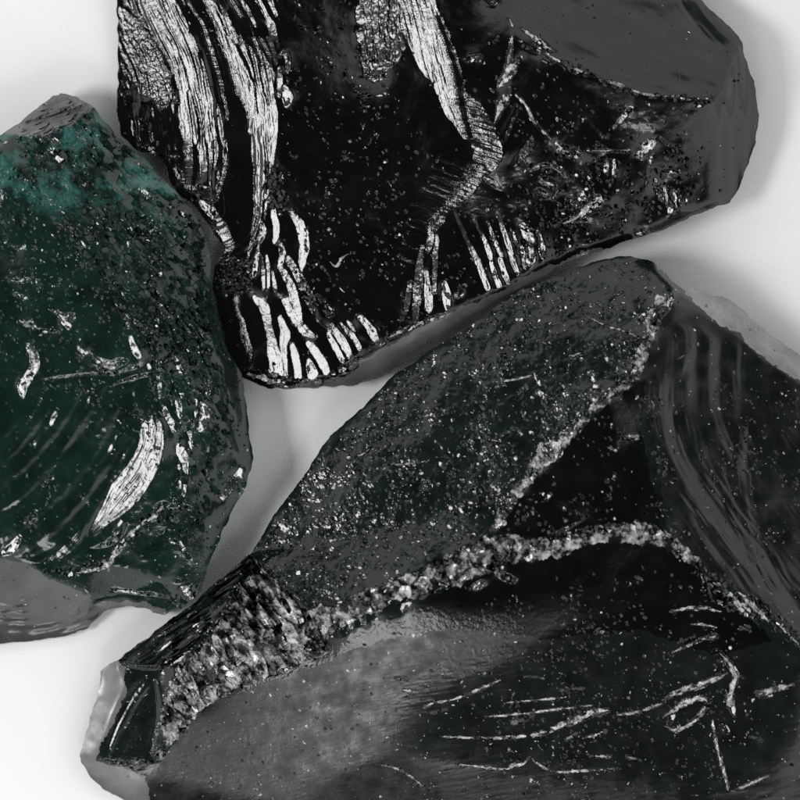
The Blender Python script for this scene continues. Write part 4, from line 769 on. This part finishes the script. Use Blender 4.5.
r = s.build('speckled_glass_chunk', 'black green stone with a crushed white ridge across it and dusty speckled faces', 'stone', GROUP,
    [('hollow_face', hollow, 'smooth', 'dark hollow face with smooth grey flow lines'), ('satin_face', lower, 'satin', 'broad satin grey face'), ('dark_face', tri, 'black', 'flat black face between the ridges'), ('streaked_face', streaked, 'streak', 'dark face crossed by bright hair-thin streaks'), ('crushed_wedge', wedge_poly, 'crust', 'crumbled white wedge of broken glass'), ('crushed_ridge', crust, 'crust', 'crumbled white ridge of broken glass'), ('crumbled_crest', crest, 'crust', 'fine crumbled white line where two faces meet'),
     ('back_facet', backf, 'back', 'narrow pale grey facet at the back'), ('tip_facet', tipf, 'grey', 'pale translucent grey facets at the tip'), ('striated_strip', strip, 'body', 'dark strip with fine straight lines'), ('painted_glint', glint3, 'glint', None)],
    {'body': CBODY, 'black': BLACK, 'glint': GLINT, 'streak': STREAK, 'smooth': HOLLOW, 'satin': CSAT, 'back': BACKG, 'crust': CRUST, 'grey': TIPG, 'side': SIDE}, 62, 46)

# ------------------------------------------------------------------ tabletop
tm = bpy.data.materials.new('white_tabletop'); tm.use_nodes = True
nt = tm.node_tree; b = nt.nodes['Principled BSDF']
b.inputs['Roughness'].default_value = 0.42; b.inputs['Specular IOR Level'].default_value = 0.3
tc = nt.nodes.new('ShaderNodeTexCoord'); nz = nt.nodes.new('ShaderNodeTexNoise'); nz.inputs['Scale'].default_value = 60; nz.inputs['Detail'].default_value = 5
nt.links.new(tc.outputs['Object'], nz.inputs['Vector'])
cr = nt.nodes.new('ShaderNodeValToRGB'); cr.color_ramp.elements[0].position = 0.3; cr.color_ramp.elements[1].position = 0.7
cr.color_ramp.elements[0].color = (0.845, 0.865, 0.868, 1); cr.color_ramp.elements[1].color = (0.865, 0.88, 0.885, 1)
nt.links.new(nz.outputs['Fac'], cr.inputs[0]); nt.links.new(cr.outputs[0], b.inputs['Base Color'])
me = bpy.data.meshes.new('tabletop'); T = 0.6
me.from_pydata([(-T, -T, 0), (T, -T, 0), (T, T, 0), (-T, T, 0), (-T, -T, -0.02), (T, -T, -0.02), (T, T, -0.02), (-T, T, -0.02)], [], [(0, 1, 2, 3), (7, 6, 5, 4), (0, 4, 5, 1), (1, 5, 6, 2), (2, 6, 7, 3), (3, 7, 4, 0)])
me.materials.append(tm); ob = bpy.data.objects.new('tabletop', me); ob['kind'] = 'structure'; bpy.context.scene.collection.objects.link(ob)

# ------------------------------------------------------------------ light: a softbox at the left, an added fill lamp in front
def area_light(name, az, el, dist, w, h, radiance, col=(1, 1, 1)):
    l = bpy.data.lights.new(name, 'AREA'); l.shape = 'RECTANGLE'; l.size = w; l.size_y = h
    l.energy = radiance * math.pi * w * h; l.color = col
    o = bpy.data.objects.new(name, l); bpy.context.scene.collection.objects.link(o)
    a, e = math.radians(az), math.radians(el)
    p = Vector((math.cos(a) * math.cos(e), math.sin(a) * math.cos(e), math.sin(e))) * dist
    o.location = p; o.rotation_euler = (-p).to_track_quat('-Z', 'Y').to_euler()
    return o
area_light('softbox', 187, 44, 1.2, 0.36, 0.29, 21.0, (1.0, 0.985, 0.97))
area_light('added_front_fill', -94, 44, 1.2, 0.30, 0.24, 6.5, (0.98, 0.99, 1.0))  # added lamp, so that crosswise streaks catch light too

# a white light tent round the table, open and dark overhead
W = bpy.data.worlds.new('World'); bpy.context.scene.world = W; W.use_nodes = True
nt = W.node_tree; bg = nt.nodes['Background']
tc = nt.nodes.new('ShaderNodeTexCoord'); sx = nt.nodes.new('ShaderNodeSeparateXYZ'); nt.links.new(tc.outputs['Generated'], sx.inputs[0])
cr = nt.nodes.new('ShaderNodeValToRGB'); E = cr.color_ramp.elements
E[0].position = 0.0; E[0].color = (1.0, 1.0, 1.0, 1); E[1].position = 1.0; E[1].color = (0.03, 0.032, 0.032, 1)
for ps, v in ((0.30, 1.0), (0.62, 0.95), (0.77, 0.27), (0.87, 0.06), (0.94, 0.025)):
    e = E.new(ps); e.color = (v, v, v, 1)
nt.links.new(sx.outputs['Z'], cr.inputs[0])
dp = nt.nodes.new('ShaderNodeVectorMath'); dp.operation = 'DOT_PRODUCT'; nt.links.new(tc.outputs['Generated'], dp.inputs[0]); dp.inputs[1].default_value = (0.06, -0.15, 0)
ad = nt.nodes.new('ShaderNodeMath'); ad.operation = 'ADD'; nt.links.new(dp.outputs['Value'], ad.inputs[0]); ad.inputs[1].default_value = 1.24
nt.links.new(cr.outputs[0], bg.inputs[0]); nt.links.new(ad.outputs[0], bg.inputs[1])

# ------------------------------------------------------------------ camera
cam = bpy.data.cameras.new('camera'); co = bpy.data.objects.new('camera', cam); bpy.context.scene.collection.objects.link(co)
co.location = (0, 0, D * S); cam.sensor_width = 36; cam.lens = 36 * D / 800.0; cam.clip_start = 0.05; cam.clip_end = 20
cam.dof.use_dof = True; cam.dof.focus_distance = (D - 48) * S; cam.dof.aperture_fstop = cam.lens / 1000 / 0.036
sc = bpy.context.scene; sc.camera = co
sc.view_settings.view_transform = 'Standard'; sc.view_settings.look = 'None'; sc.view_settings.exposure = 0; sc.view_settings.gamma = 1
sc.cycles.use_denoising = False; sc.cycles.max_bounces = 6
